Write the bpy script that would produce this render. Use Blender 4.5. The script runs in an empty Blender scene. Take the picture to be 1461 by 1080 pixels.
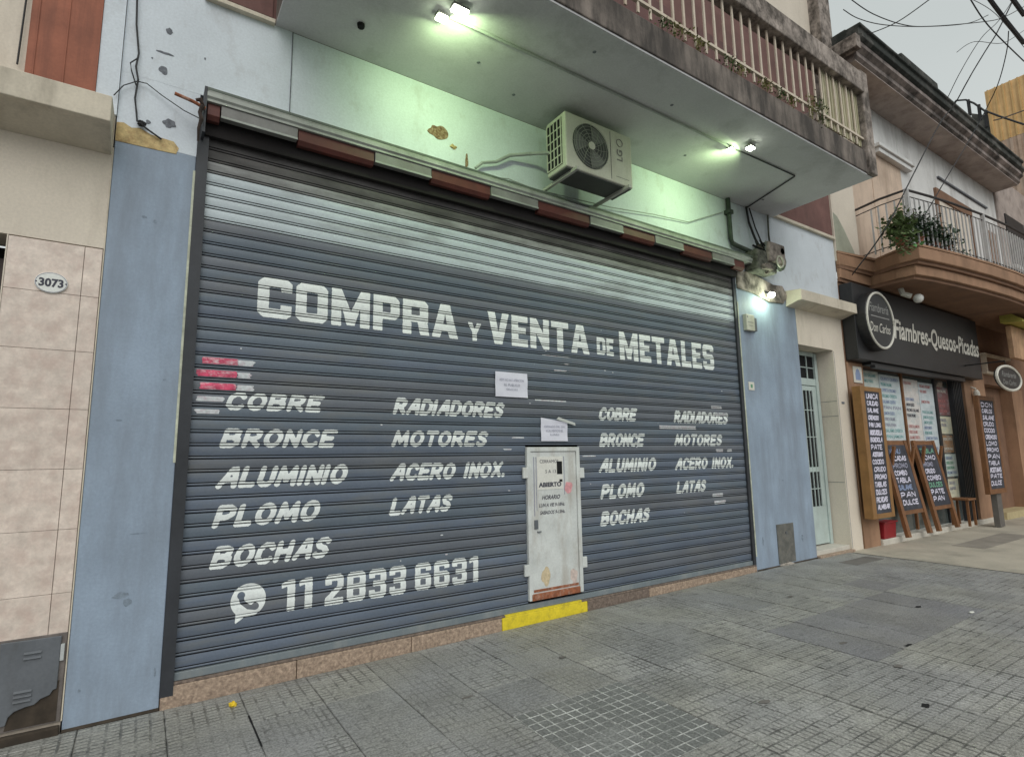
import bpy, bmesh, math, random
import numpy as np
from mathutils import Vector, Matrix
random.seed(7)
SC = bpy.context.scene
COL = SC.collection
# ------------------------------------------------------------------ camera
CAMH, CAMD = 1.5, 4.7306
cam_d = bpy.data.cameras.new("camera"); cam = bpy.data.objects.new("camera", cam_d); COL.objects.link(cam)
rx = Vector((0.83411207, -0.55136561, -0.01590656)); rd = Vector((0.06440218, 0.12598748, -0.98993915)); rf = Vector((0.54782243, 0.82469578, 0.14059682))
up = -rd; back = -rf
M = Matrix(((rx.x, up.x, back.x, 0), (rx.y, up.y, back.y, -CAMD), (rx.z, up.z, back.z, CAMH), (0, 0, 0, 1)))
cam.matrix_world = M
cam_d.sensor_width = 36; cam_d.lens = 36 * 791.083 / 1461; cam_d.clip_start = 0.05; cam_d.clip_end = 2000
SC.camera = cam
# ------------------------------------------------------------------ world / light
SUN_EL, SUN_AZ = math.radians(42), math.radians(200)
W = bpy.data.worlds.new("World"); SC.world = W; W.use_nodes = True
nt = W.node_tree; nt.nodes.clear()
out = nt.nodes.new("ShaderNodeOutputWorld"); bg = nt.nodes.new("ShaderNodeBackground")
sky = nt.nodes.new("ShaderNodeTexSky"); sky.sky_type = 'NISHITA'; sky.sun_disc = False
sky.sun_elevation = SUN_EL; sky.sun_rotation = SUN_AZ; sky.air_density = 1.0; sky.dust_density = 4.0
hs = nt.nodes.new("ShaderNodeHueSaturation"); hs.inputs['Saturation'].default_value = 0.10; hs.inputs['Value'].default_value = 1.0
mixc = nt.nodes.new("ShaderNodeMix"); mixc.data_type = 'RGBA'; mixc.inputs[0].default_value = 0.72
tc = nt.nodes.new("ShaderNodeTexCoord"); nz = nt.nodes.new("ShaderNodeTexNoise"); nz.inputs['Scale'].default_value = 1.6; nz.inputs['Detail'].default_value = 3
rmp = nt.nodes.new("ShaderNodeValToRGB"); rmp.color_ramp.elements[0].position = .3; rmp.color_ramp.elements[1].position = .75
rmp.color_ramp.elements[0].color = (6.3, 6.85, 6.75, 1); rmp.color_ramp.elements[1].color = (8.3, 8.75, 8.5, 1)
nt.links.new(tc.outputs['Generated'], nz.inputs['Vector']); nt.links.new(nz.outputs[0], rmp.inputs[0])
nt.links.new(sky.outputs[0], hs.inputs['Color']); nt.links.new(hs.outputs[0], mixc.inputs[6]); nt.links.new(rmp.outputs[0], mixc.inputs[7])
nt.links.new(mixc.outputs[2], bg.inputs[0]); nt.links.new(bg.outputs[0], out.inputs[0])
bg.inputs[1].default_value = 0.10
sd = bpy.data.lights.new("sun", 'SUN'); sd.energy = 1.0; sd.angle = math.radians(50); sd.color = (1, .97, .92)
so = bpy.data.objects.new("sun", sd); COL.objects.link(so)
sdir = Vector((math.sin(SUN_AZ) * math.cos(SUN_EL), math.cos(SUN_AZ) * math.cos(SUN_EL), math.sin(SUN_EL)))
so.rotation_euler = sdir.to_track_quat('Z', 'Y').to_euler()
SC.view_settings.view_transform = 'Standard'; SC.view_settings.look = 'None'; SC.view_settings.gamma = 1
SC.view_settings.use_curve_mapping = False; SC.view_settings.exposure = 0.1
SC.cycles.max_bounces = 6

# ------------------------------------------------------------------ projection helpers (used to read positions off the survey of the place)
def P_y(px, py, y):
    d = rx * (px - 730.5) + rd * (py - 540) + rf * 791.083
    t = (y + CAMD) / d.y
    return Vector((d.x * t, y, CAMH + d.z * t))
# ------------------------------------------------------------------ materials
MATS = {}
def mat(name, col, rough=.75, var=.14, scale=2.5, dirt=None, dirt_amt=.5, dirt_pos=.55, streak=(1, 1, .25), dscale=2.2, bump=.15, bscale=90, metal=0, rnd=0, grain=.08, spec=.4):
    if name in MATS: return MATS[name]
    m = bpy.data.materials.new(name); m.use_nodes = True; n = m.node_tree; N = n.nodes; L = n.links
    b = N['Principled BSDF']; b.inputs['Roughness'].default_value = rough; b.inputs['Metallic'].default_value = metal
    b.inputs['Specular IOR Level'].default_value = spec
    g = N.new('ShaderNodeNewGeometry')
    def noise(sc, det=4, vec=None, rgh=.6):
        x = N.new('ShaderNodeTexNoise'); x.inputs['Scale'].default_value = sc; x.inputs['Detail'].default_value = det; x.inputs['Roughness'].default_value = rgh
        L.new(vec if vec is not None else g.outputs['Position'], x.inputs['Vector']); return x.outputs[0]
    def mixn(f, a, c, typ='MIX'):
        x = N.new('ShaderNodeMix'); x.data_type = 'RGBA'; x.blend_type = typ
        for i, v in ((0, f), (6, a), (7, c)):
            if hasattr(v, 'node'): L.new(v, x.inputs[i])
            else: x.inputs[i].default_value = v
        return x.outputs[2]
    def ramp(v, a, c, lo=0., hi=1.):
        x = N.new('ShaderNodeMapRange'); L.new(v, x.inputs[0]); x.inputs[1].default_value = a; x.inputs[2].default_value = c
        x.inputs[3].default_value = lo; x.inputs[4].default_value = hi; return x.outputs[0]
    c1 = tuple(min(1, v * (1 - var)) for v in col) + (1,); c2 = tuple(min(1, v * (1 + var)) for v in col) + (1,)
    out_c = mixn(ramp(noise(scale), .3, .7), c1, c2)
    if grain:
        gr = ramp(noise(55, 3), .25, .75, 1 - grain, 1 + grain)
        cmb = N.new('ShaderNodeCombineColor'); [L.new(gr, cmb.inputs[i]) for i in range(3)]
        out_c = mixn(1.0, out_c, cmb.outputs[0], 'MULTIPLY')
    if rnd:
        oi = N.new('ShaderNodeObjectInfo'); gr = ramp(oi.outputs['Random'], 0, 1, 1 - rnd, 1 + rnd)
        cmb = N.new('ShaderNodeCombineColor'); [L.new(gr, cmb.inputs[i]) for i in range(3)]
        out_c = mixn(1.0, out_c, cmb.outputs[0], 'MULTIPLY')
    if dirt:
        mp = N.new('ShaderNodeVectorMath'); mp.operation = 'MULTIPLY'; mp.inputs[1].default_value = streak; L.new(g.outputs['Position'], mp.inputs[0])
        dn = noise(dscale, 7, mp.outputs[0], .68)
        out_c = mixn(ramp(dn, dirt_pos - .08, dirt_pos + .14, 0, dirt_amt), out_c, tuple(dirt) + (1,))
    L.new(out_c, b.inputs['Base Color'])
    if bump:
        bp = N.new('ShaderNodeBump'); bp.inputs['Strength'].default_value = bump; bp.inputs['Distance'].default_value = .004
        L.new(noise(bscale, 5), bp.inputs['Height']); L.new(bp.outputs[0], b.inputs['Normal'])
    m['bsdf'] = 1; MATS[name] = m; m["_c"] = 0
    return m
def emit(name, col, s):
    if name in MATS: return MATS[name]
    m = bpy.data.materials.new(name); m.use_nodes = True; b = m.node_tree.nodes['Principled BSDF']
    b.inputs['Base Color'].default_value = (.8, .8, .8, 1); b.inputs['Emission Color'].default_value = tuple(col) + (1,); b.inputs['Emission Strength'].default_value = s
    MATS[name] = m; return m
BLACK = (.02, .02, .02)
m_blue = mat('blue_paint', (.275, .342, .435), .6, .13, 1.6, dirt=(.20, .235, .285), dirt_amt=.75, dirt_pos=.50, streak=(1, 1, .2), dscale=3.2, bump=.5, bscale=22)
m_white = mat('whitewash', (.62, .67, .72), .8, .07, 1.6, dirt=(.36, .35, .34), dirt_amt=.55, dirt_pos=.62, dscale=4, streak=(1, 1, .6), bump=.25)
m_soffit = mat('soffit_paint', (.52, .52, .53), .75, .10, 1.0, dirt=(.16, .16, .15), dirt_amt=.45, dirt_pos=.62, streak=(1, 1, 1), dscale=1.6)
m_slabedge = mat('stained_render', (.20, .17, .148), .9, .35, 2.2, dirt=(.045, .04, .036), dirt_amt=.9, dirt_pos=.47, dscale=4.5, bump=.5, bscale=40)
m_hand = mat('mouldy_concrete', (.36, .31, .275), .95, .35, 4, dirt=(.06, .05, .042), dirt_amt=.92, dirt_pos=.47, dscale=6, streak=(1, 1, .8), bump=.6, bscale=35)
m_cream = mat('cream_wall', (.66, .59, .50), .85, .07, 1.2, dirt=(.34, .29, .23), dirt_amt=.55, dirt_pos=.6)
m_creamd = mat('cream_ledge', (.60, .54, .44), .85, .12, 3, dirt=(.2, .17, .13), dirt_amt=.7, dirt_pos=.62)
m_terra = mat('terracotta_cladding', (.30, .105, .062), .7, .2, 3, dirt=(.16, .06, .04), dirt_amt=.7, streak=(3, 3, .15), dscale=4)
m_brownred = mat('brown_red_render', (.165, .085, .075), .85, .2, 3, dirt=(.07, .045, .04), dirt_amt=.6)
m_bars = mat('cream_metal', (.60, .52, .42), .6, .12, 8, dirt=(.25, .13, .07), dirt_amt=.6, dirt_pos=.58)
m_panel = mat('cream_sheet', (.50, .47, .33), .6, .1, 6, dirt=(.24, .22, .13), dirt_amt=.7, dirt_pos=.5, streak=(8, 8, .2), dscale=3)
m_dark = mat('dark_guide_paint', (.032, .035, .042), .5, .25, 3)
m_black = mat('black_gap', (.008, .008, .009), .9, .1, 3, bump=0)
m_slat = mat('blue_grey_slat', (.108, .134, .180), .5, .12, 1.1, dirt=(.155, .16, .155), dirt_amt=.6, dirt_pos=.54, dscale=2.0, streak=(.7, 1, 3), bump=.2, rnd=.09, spec=.5)
m_slat2 = mat('neutral_grey_slat', (.116, .130, .156), .5, .12, 1.1, dirt=(.16, .16, .15), dirt_amt=.5, dirt_pos=.58, dscale=2.0, streak=(.7, 1, 3), bump=.12, rnd=.07, spec=.5)
m_slat3 = mat('greenish_grey_slat', (.106, .133, .168), .5, .12, 1.1, dirt=(.16, .155, .14), dirt_amt=.5, dirt_pos=.57, dscale=2.0, streak=(.7, 1, 3), bump=.12, rnd=.07, spec=.5)
m_gap = mat('slat_joint_grime_and_shade', (.012, .013, .016), .8, .3, 4, bump=0)  # groove faces: grime plus the shade of the gap, painted near-black
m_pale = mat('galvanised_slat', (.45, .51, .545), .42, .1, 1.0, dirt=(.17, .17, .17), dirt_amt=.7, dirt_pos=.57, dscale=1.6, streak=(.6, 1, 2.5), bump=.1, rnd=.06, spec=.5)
m_grime_shade = mat('grimy_shaded_slat', (.085, .08, .08), .7, .3, 1.6, dirt=(.03, .028, .028), dirt_amt=.8, dirt_pos=.5, dscale=2, streak=(.7, 1, 3), rnd=.1)
m_grimel_shade = mat('lighter_grimy_shaded_slat', (.26, .265, .265), .6, .25, 1.6, dirt=(.08, .075, .075), dirt_amt=.8, dirt_pos=.5, dscale=2, streak=(.7, 1, 3), rnd=.1)
m_let = mat('white_lettering', (.76, .80, .79), .6, .08, 7, dirt=(.36, .40, .42), dirt_amt=.55, dirt_pos=.62, dscale=14, streak=(1, 1, 1), bump=.05)
m_redp = mat('red_metal', (.095, .026, .02), .6, .25, 5, dirt=(.07, .03, .025), dirt_amt=.6)
m_whp = mat('dirty_white_metal', (.19, .19, .182), .5, .2, 5, dirt=(.14, .13, .12), dirt_amt=.7)
m_alu = mat('galvanised_channel', (.33, .35, .32), .5, .2, 4, dirt=(.12, .13, .11), dirt_amt=.6, streak=(1, 1, 1))
m_gran = mat('speckled_granite', (.38, .285, .215), .7, .3, 28, dirt=(.16, .11, .085), dirt_amt=.7, dirt_pos=.52, dscale=34, streak=(1, 1, 1), grain=.3)
m_grand = mat('dark_granite', (.19, .145, .12), .7, .3, 28, dirt=(.08, .06, .05), dirt_amt=.7, dirt_pos=.52, dscale=34, streak=(1, 1, 1), grain=.3)
m_yel = mat('yellow_paint', (.72, .57, .03), .6, .12, 9, dirt=(.33, .25, .04), dirt_amt=.7, dirt_pos=.6, dscale=14, streak=(1, 1, 1))
m_door = mat('white_door_paint', (.58, .60, .59), .5, .12, 4, dirt=(.36, .32, .27), dirt_amt=.7, dirt_pos=.57, dscale=6)
m_rust = mat('rust', (.28, .10, .05), .85, .4, 20, dirt=(.5, .42, .36), dirt_amt=.6, dirt_pos=.58, dscale=14, streak=(1, 1, 1))
m_paper = mat('paper', (.66, .66, .75), .8, .05, 8, bump=0, grain=.03)
m_ink = mat('ink', (.06, .06, .08), .8, .1, 8, bump=0)
m_inkg = mat('faint_ink', (.28, .28, .36), .8, .1, 8, bump=0)
m_gal = mat('grey_metal_box', (.12, .13, .145), .5, .15, 4, dirt=(.06, .05, .04), dirt_amt=.7, dirt_pos=.58)
m_plast = mat('beige_plastic', (.50, .50, .42), .5, .08, 4, dirt=(.30, .28, .2), dirt_amt=.6, dirt_pos=.56)
m_fan = mat('fan_dark', (.06, .065, .06), .5, .2, 5)
m_cable = mat('black_cable', (.018, .018, .02), .6, .2, 5, bump=0)
m_pipe = mat('dark_green_pipe', (.05, .065, .05), .6, .3, 6)
m_conduit = mat('grey_conduit', (.33, .35, .33), .5, .15, 6)
m_tile = mat('pink_marble_tile', (.67, .575, .505), .35, .16, 11, dirt=(.50, .37, .32), dirt_amt=.6, dirt_pos=.52, dscale=8, streak=(1, 1, 1), rnd=.05, bump=.03)
m_tile2 = mat('tile_grout', (.42, .36, .30), .9, .1, 8)
m_soil_shade = mat('grimy_base_and_contact_shade', (.05, .038, .028), .95, .4, 8, dirt=(.03, .025, .02), dirt_amt=.8)
m_brown = mat('ochre_brown_render', (.34, .20, .125), .8, .14, 2.5, dirt=(.17, .10, .06), dirt_amt=.65, dirt_pos=.52)
m_brownd = mat('dark_brown_render', (.22, .125, .08), .85, .15, 2.5, dirt=(.12, .07, .05), dirt_amt=.5)
m_salmon = mat('salmon_wall', (.60, .47, .37), .85, .12, 2, dirt=(.34, .25, .19), dirt_amt=.7, dirt_pos=.52)
m_neigh = mat('pale_render', (.68, .68, .67), .85, .08, 2, dirt=(.30, .28, .26), dirt_amt=.6, dirt_pos=.56, dscale=2)
m_cornice = mat('mouldy_cornice', (.13, .125, .115), .95, .4, 1.7, dirt=(.02, .025, .022), dirt_amt=.95, dirt_pos=.42, dscale=1.9, streak=(1, 1, 1), bump=.5, bscale=30)
m_cornl = mat('cornice_moulding', (.33, .28, .26), .95, .3, 2.1, dirt=(.05, .045, .042), dirt_amt=.95, dirt_pos=.47, dscale=1.7, streak=(1, 1, 1))
m_under = mat('eaves_underside', (.42, .36, .33), .9, .15, 2, dirt=(.15, .12, .11), dirt_amt=.6, streak=(1, 1, 1))
m_sign = mat('sign_black', (.022, .022, .024), .45, .2, 2, bump=.03)
m_signw = mat('sign_white', (.62, .60, .54), .6, .05, 4, bump=0)
m_wood = mat('varnished_wood', (.19, .085, .035), .5, .25, 5, dirt=(.12, .05, .02), dirt_amt=.6, streak=(6, 6, .4), dscale=6)
m_woody = mat('yellow_wood', (.26, .135, .048), .5, .2, 5, dirt=(.24, .13, .04), dirt_amt=.6, streak=(6, 6, .4), dscale=6)
m_chalk = mat('blackboard', (.035, .037, .05), .7, .3, 6, dirt=(.12, .125, .15), dirt_amt=.5)
m_chalkw = mat('chalk_white', (.62, .60, .72), .8, .1, 20, bump=0)
m_glass = mat('shop_glass', (.10, .12, .12), .12, .2, 2, bump=0, spec=.8)
m_roll = mat('black_roller_door', (.028, .03, .034), .5, .25, 4)
m_marble = mat('pale_threshold', (.56, .53, .47), .6, .08, 5, dirt=(.3, .27, .22), dirt_amt=.5)
m_irond = mat('pale_green_iron', (.44, .52, .50), .5, .1, 4, dirt=(.27, .30, .28), dirt_amt=.5, dirt_pos=.58)
m_railm = mat('railing_white', (.50, .50, .50), .5, .1, 5, dirt=(.2, .18, .17), dirt_amt=.5)
m_raild = mat('railing_dark', (.045, .04, .04), .6, .2, 5)
m_leaf = mat('leaf_green', (.075, .115, .035), .6, .4, 10, bump=0, grain=.2)
m_leafd = mat('leaf_dark', (.028, .055, .028), .6, .4, 12, bump=0, grain=.2)
m_leafy = mat('leaf_yellowish', (.17, .17, .05), .7, .4, 12, bump=0, grain=.2)
m_stem = mat('stem', (.09, .07, .04), .8, .3, 9, bump=0)
m_orange = mat('orange_sheet', (.80, .53, .25), .7, .12, 3, dirt=(.36, .20, .08), dirt_amt=.6, streak=(4, 4, .2), dscale=3)
m_bricks = mat('weathered_brick', (.50, .36, .27), .9, .25, 3, dirt=(.55, .48, .42), dirt_amt=.5, dscale=3)
m_patch = mat('bare_plaster', (.52, .40, .20), .9, .3, 14, dirt=(.26, .13, .06), dirt_amt=.7, dscale=16, streak=(1, 1, 1), bump=.6, bscale=40)
m_hole = mat('broken_masonry', (.21, .12, .07), .95, .5, 30, dirt=(.42, .36, .26), dirt_amt=.8, dscale=30, streak=(1, 1, 1), bump=1, bscale=40)
m_stain = mat('dark_stain', (.15, .16, .18), .9, .4, 25, bump=0, grain=.2)
m_conc = mat('beige_cement', (.44, .40, .33), .85, .12, 1.5, dirt=(.21, .20, .17), dirt_amt=.6, dirt_pos=.55, dscale=1.3, streak=(1, 1, 1), bump=.3)
m_slabd = mat('worn_dark_slab', (.15, .14, .13), .85, .2, 3, dirt=(.08, .075, .07), dirt_amt=.5, streak=(1, 1, 1))
m_repair = mat('repair_cement', (.27, .245, .21), .85, .2, 3)
m_joint = mat('joint_mortar', (.20, .195, .18), .95, .25, 10, streak=(1, 1, 1))
m_asph = mat('asphalt', (.05, .05, .052), .9, .2, 5, bump=.5)
m_lemon = mat('yellow_litter', (.75, .52, .03), .5, .1, 30, bump=0)
m_butt = mat('pale_litter', (.6, .6, .55), .8, .1, 30, bump=0)
m_moss = mat('moss_dark', (.12, .12, .10), .95, .5, 14, dirt=(.02, .022, .016), dirt_amt=.8, dscale=12, streak=(1, 1, 1), bump=.8, bscale=40)
m_pink = mat('magenta_sticker', (.55, .07, .14), .4, .5, 12, dirt=(.68, .60, .62), dirt_amt=.9, dirt_pos=.55, dscale=17, streak=(1, 1, 2), bump=0)
m_stk = mat('torn_sticker_paper', (.55, .58, .60), .7, .2, 30, dirt=(.45, .30, .36), dirt_amt=.7, dscale=25, streak=(1, 1, 2), bump=0)
e_lamp = emit('lamp_glow', (.80, 1.0, .62), 22)
e_lampw = emit('lamp_glow_white', (.92, 1.0, .80), 26)

def tile_mat(name, waffle=False, base=(.235, .235, .215), groove=(.12, .12, .11), relief=1.0, worn=.5):
    m = bpy.data.materials.new(name); m.use_nodes = True; n = m.node_tree; N = n.nodes; L = n.links
    b = N['Principled BSDF']; b.inputs['Roughness'].default_value = .55; b.inputs['Specular IOR Level'].default_value = .5
    tcn = N.new('ShaderNodeTexCoord'); sp = N.new('ShaderNodeSeparateXYZ'); L.new(tcn.outputs['Object'], sp.inputs[0])
    g = N.new('ShaderNodeNewGeometry')
    def ma(op, a, c=None, d=None):
        x = N.new('ShaderNodeMath'); x.operation = op
        for i, v in enumerate((a, c, d)):
            if v is None: continue
            if hasattr(v, 'node'): L.new(v, x.inputs[i])
            else: x.inputs[i].default_value = v
        return x.outputs[0]
    def mr(v, a, c, lo=0., hi=1.):
        x = N.new('ShaderNodeMapRange'); x.interpolation_type = 'SMOOTHSTEP'; L.new(v, x.inputs[0])
        for i, k in enumerate((a, c, lo, hi)):
            x.inputs[i + 1].default_value = k
        return x.outputs[0]
    def nz_(sc, det=4):
        x = N.new('ShaderNodeTexNoise'); x.inputs['Scale'].default_value = sc; x.inputs['Detail'].default_value = det; L.new(g.outputs['Position'], x.inputs['Vector']); return x.outputs[0]
    def cell(v, pitch):
        fr = ma('FRACT', ma('DIVIDE', ma('ADD', v, 4.65 + .2325), pitch)); return ma('ABSOLUTE', ma('SUBTRACT', fr, .5))
    if waffle:
        h = ma('MINIMUM', mr(cell(sp.outputs[0], .0775), .40, .47, 0, 1), mr(cell(sp.outputs[0], .0775), .40, .47, 0, 1))
        ha = mr(cell(sp.outputs[0], .0775), .39, .46); hb = mr(cell(sp.outputs[1], .0775), .39, .46); h = ma('MAXIMUM', ha, hb)
    else:
        ha = mr(cell(sp.outputs[0], .0775), .47, .36); hb = mr(cell(sp.outputs[1], .0465), .49, .24); h = ma('MINIMUM', ha, hb)
    wear = mr(nz_(1.1, 5), .40, .62, worn, 1.0); wear2 = mr(nz_(9, 4), .38, .62, .25, 1.0); wr = ma('MULTIPLY', wear, wear2)
    f = ma('MULTIPLY', ma('SUBTRACT', 1.0, h), ma('MULTIPLY', wr, .85 * relief))
    def mix(fv, a, c, t='MIX'):
        x = N.new('ShaderNodeMix'); x.data_type = 'RGBA'; x.blend_type = t
        for i, v in ((0, fv), (6, a), (7, c)):
            if hasattr(v, 'node'): L.new(v, x.inputs[i])
            else: x.inputs[i].default_value = v
        return x.outputs[2]
    oi = N.new('ShaderNodeObjectInfo')
    v = ma('MULTIPLY', ma('MULTIPLY', mr(oi.outputs['Random'], 0, 1, .94, 1.06), mr(nz_(2.3, 6), .25, .75, .86, 1.12)), mr(nz_(80, 2), .3, .7, .74, 1.26))
    v = ma('MULTIPLY', v, mr(nz_(14, 6), .3, .38, .72, 1.0))
    cc = N.new('ShaderNodeCombineColor'); [L.new(v, cc.inputs[i]) for i in range(3)]
    tint = mix(mr(nz_(.9, 3), .35, .65), (base[0] * .98, base[1] * .985, base[2] * 1.03, 1), (base[0] * 1.02, base[1] * 1.01, base[2] * .97, 1))
    c = mix(ma('MULTIPLY', h, wr), tuple(groove) + (1,), tuple(base) + (1,)) if waffle else mix(f, tint, tuple(groove) + (1,)); c = mix(1.0, c, cc.outputs[0], 'MULTIPLY')
    L.new(c, b.inputs['Base Color'])
    bp = N.new('ShaderNodeBump'); bp.inputs['Strength'].default_value = .9; bp.inputs['Distance'].default_value = .006
    hh = ma('ADD', ma('MULTIPLY', h, ma('MULTIPLY', wr, relief)), ma('MULTIPLY', nz_(60, 4), .55)); L.new(hh, bp.inputs['Height']); L.new(bp.outputs[0], b.inputs['Normal'])
    return m
m_t_rib = tile_mat('ribbed_cement_tile', base=(.315, .313, .298), groove=(.10, .10, .095), worn=.75)
m_t_worn = tile_mat('worn_cement_tile', base=(.275, .275, .265), groove=(.11, .11, .105), relief=.95, worn=.55)
m_t_smooth = tile_mat('smooth_cement_tile', base=(.255, .257, .252), groove=(.14, .14, .14), relief=.6)
m_t_dark = tile_mat('dark_cement_tile', base=(.215, .214, .22), groove=(.13, .13, .13), relief=.4)
m_t_waf = tile_mat('grid_cement_tile', waffle=True, base=(.54, .55, .53), groove=(.165, .17, .165), relief=1.1, worn=.8)
m_t_wafd = tile_mat('worn_grid_cement_tile', waffle=True, base=(.46, .465, .455), groove=(.185, .19, .185), relief=1.0, worn=.5)

# ------------------------------------------------------------------ mesh helpers
class MB:
    def __init__(s): s.v = []; s.f = []
    def add(s, vs, fs):
        k = len(s.v); s.v += [tuple(v) for v in vs]; s.f += [tuple(i + k for i in f) for f in fs]; return s
    def box(s, x0, x1, y0, y1, z0, z1):
        return s.add([(x0, y0, z0), (x1, y0, z0), (x1, y1, z0), (x0, y1, z0), (x0, y0, z1), (x1, y0, z1), (x1, y1, z1), (x0, y1, z1)],
                     [(0, 3, 2, 1), (4, 5, 6, 7), (0, 1, 5, 4), (1, 2, 6, 5), (2, 3, 7, 6), (3, 0, 4, 7)])
    def prism(s, pts, a, b, axis='x'):
        def p(q, t): return (t, q[0], q[1]) if axis == 'x' else ((q[0], t, q[1]) if axis == 'y' else (q[0], q[1], t))
        n = len(pts); s.add([p(q, a) for q in pts] + [p(q, b) for q in pts], [tuple(range(n))[::-1], tuple(range(n, 2 * n))] + [(i, (i + 1) % n, n + (i + 1) % n, n + i) for i in range(n)]); return s
    def tube(s, pts, r, n=6):
        pts = [Vector(p) for p in pts]; rings = []
        for i, p in enumerate(pts):
            d = (pts[min(i + 1, len(pts) - 1)] - pts[max(i - 1, 0)]).normalized()
            a = d.cross(Vector((0, 0, 1))); a = d.cross(Vector((0, 1, 0))) if a.length < .1 else a
            a.normalize(); b = d.cross(a)
            rr = r[i] if isinstance(r, (list, tuple)) else r
            rings.append([p + (a * math.cos(6.28318 * k / n) + b * math.sin(6.28318 * k / n)) * rr for k in range(n)])
        vs = [v for q in rings for v in q]; fs = []
        for i in range(len(pts) - 1):
            for k in range(n): fs.append((i * n + k, i * n + (k + 1) % n, (i + 1) * n + (k + 1) % n, (i + 1) * n + k))
        fs += [tuple(range(n))[::-1], tuple(range((len(pts) - 1) * n, len(pts) * n))]
        return s.add(vs, fs)
    def lathe(s, c, prof, axis=(0, -1, 0), n=24):
        ax = Vector(axis).normalized(); a = ax.cross(Vector((0, 0, 1))); a = Vector((1, 0, 0)) if a.length < .1 else a; a.normalize(); b = ax.cross(a); c = Vector(c)
        vs = []; fs = []
        for (r, h) in prof: vs += [c + ax * h + (a * math.cos(6.28318 * k / n) + b * math.sin(6.28318 * k / n)) * r for k in range(n)]
        for i in range(len(prof) - 1):
            for k in range(n): fs.append((i * n + k, i * n + (k + 1) % n, (i + 1) * n + (k + 1) % n, (i + 1) * n + k))
        fs += [tuple(range(n))[::-1], tuple(range((len(prof) - 1) * n, len(prof) * n))]
        return s.add(vs, fs)
    def blob(s, c, rx_, ry_, rz_, n=10, jit=.2, rng=None):
        rng = rng or random; vs = []; fs = []; m = 6
        for i in range(m + 1):
            th = math.pi * i / m
            for k in range(n):
                j = 1 + rng.uniform(-jit, jit); ph = 6.28318 * k / n
                vs.append((c[0] + rx_ * j * math.sin(th) * math.cos(ph), c[1] + ry_ * j * math.sin(th) * math.sin(ph), c[2] + rz_ * j * math.cos(th)))
        for i in range(m):
            for k in range(n): fs.append((i * n + k, (i + 1) * n + k, (i + 1) * n + (k + 1) % n, i * n + (k + 1) % n))
        return s.add(vs, fs)
def wloc(o):
    v = Vector((0, 0, 0))
    while o is not None: v += Vector(o.location); o = o.parent
    return v
def build(name, mb, m, parent=None, at=None, smooth=False, bevel=0, label=None, recalc=True):
    """one mesh object; vertices are given in world coordinates, or relative to AT when AT is given"""
    me = bpy.data.meshes.new(name); me.from_pydata(mb.v, [], mb.f); me.update()
    if recalc:
        bm = bmesh.new(); bm.from_mesh(me); bmesh.ops.recalc_face_normals(bm, faces=bm.faces); bm.to_mesh(me); bm.free()
    me.materials.append(m)
    if smooth:
        for p in me.polygons: p.use_smooth = True
    o = bpy.data.objects.new(name, me); COL.objects.link(o)
    pw = wloc(parent) if parent else Vector((0, 0, 0))
    if at is not None: o.location = Vector(at) - pw
    else:
        if parent is not None: me.transform(Matrix.Translation(-pw))
    if parent is not None: o.parent = parent
    if bevel:
        bv = o.modifiers.new('bevel', 'BEVEL'); bv.width = bevel; bv.segments = 2; bv.limit_method = 'ANGLE'; bv.harden_normals = False
    if label: o['label'] = label
    return o
def tag(o, label, cat, group=None):
    o['label'] = label; o['category'] = cat
    if group: o['group'] = group
    return o
def thing(name, label, cat, loc=(0, 0, 0), group=None):
    o = bpy.data.objects.new(name, None); COL.objects.link(o); o.location = loc; o.empty_display_size = .2
    return tag(o, label, cat, group)
def copy(o, loc, parent=None, label=None):
    c = o.copy(); COL.objects.link(c); c.parent = parent if parent is not None else o.parent
    c.location = Vector(loc) - (wloc(c.parent) if c.parent else Vector((0, 0, 0)))
    if label: c['label'] = label
    return c
def struct(name, mb, m, **k):
    o = build(name, mb, m, **k); o['kind'] = 'structure'; return o
def text(name, body, size, loc, m, parent, fit=None, bold=0, shear=0, align='LEFT', rot=None, space=1):
    cu = bpy.data.curves.new(name, 'FONT'); cu.body = body; cu.size = size; cu.offset = bold; cu.shear = shear; cu.align_x = align; cu.space_character = space
    cu.resolution_u = 3
    t = bpy.data.objects.new(name, cu); COL.objects.link(t); bpy.context.view_layer.update()
    dg = bpy.context.evaluated_depsgraph_get(); me = bpy.data.meshes.new_from_object(t.evaluated_get(dg)); bpy.data.objects.remove(t)
    me.name = name
    if len(me.vertices):
        xs = [v.co.x for v in me.vertices]; w = max(xs) - min(xs); sx = (fit / w) if fit else 1
        x0 = min(xs) if align == 'LEFT' else 0
        R_ = rot if rot is not None else Matrix.Rotation(math.radians(90), 4, 'X')
        me.transform(R_ @ Matrix.Diagonal((sx, 1, 1, 1)) @ Matrix.Translation((-x0, 0, 0)))
    me.materials.clear(); me.materials.append(m)
    o = bpy.data.objects.new(name, me); COL.objects.link(o)
    o.location = Vector(loc) - (wloc(parent) if parent else Vector((0, 0, 0))); o.parent = parent
    return o

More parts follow.
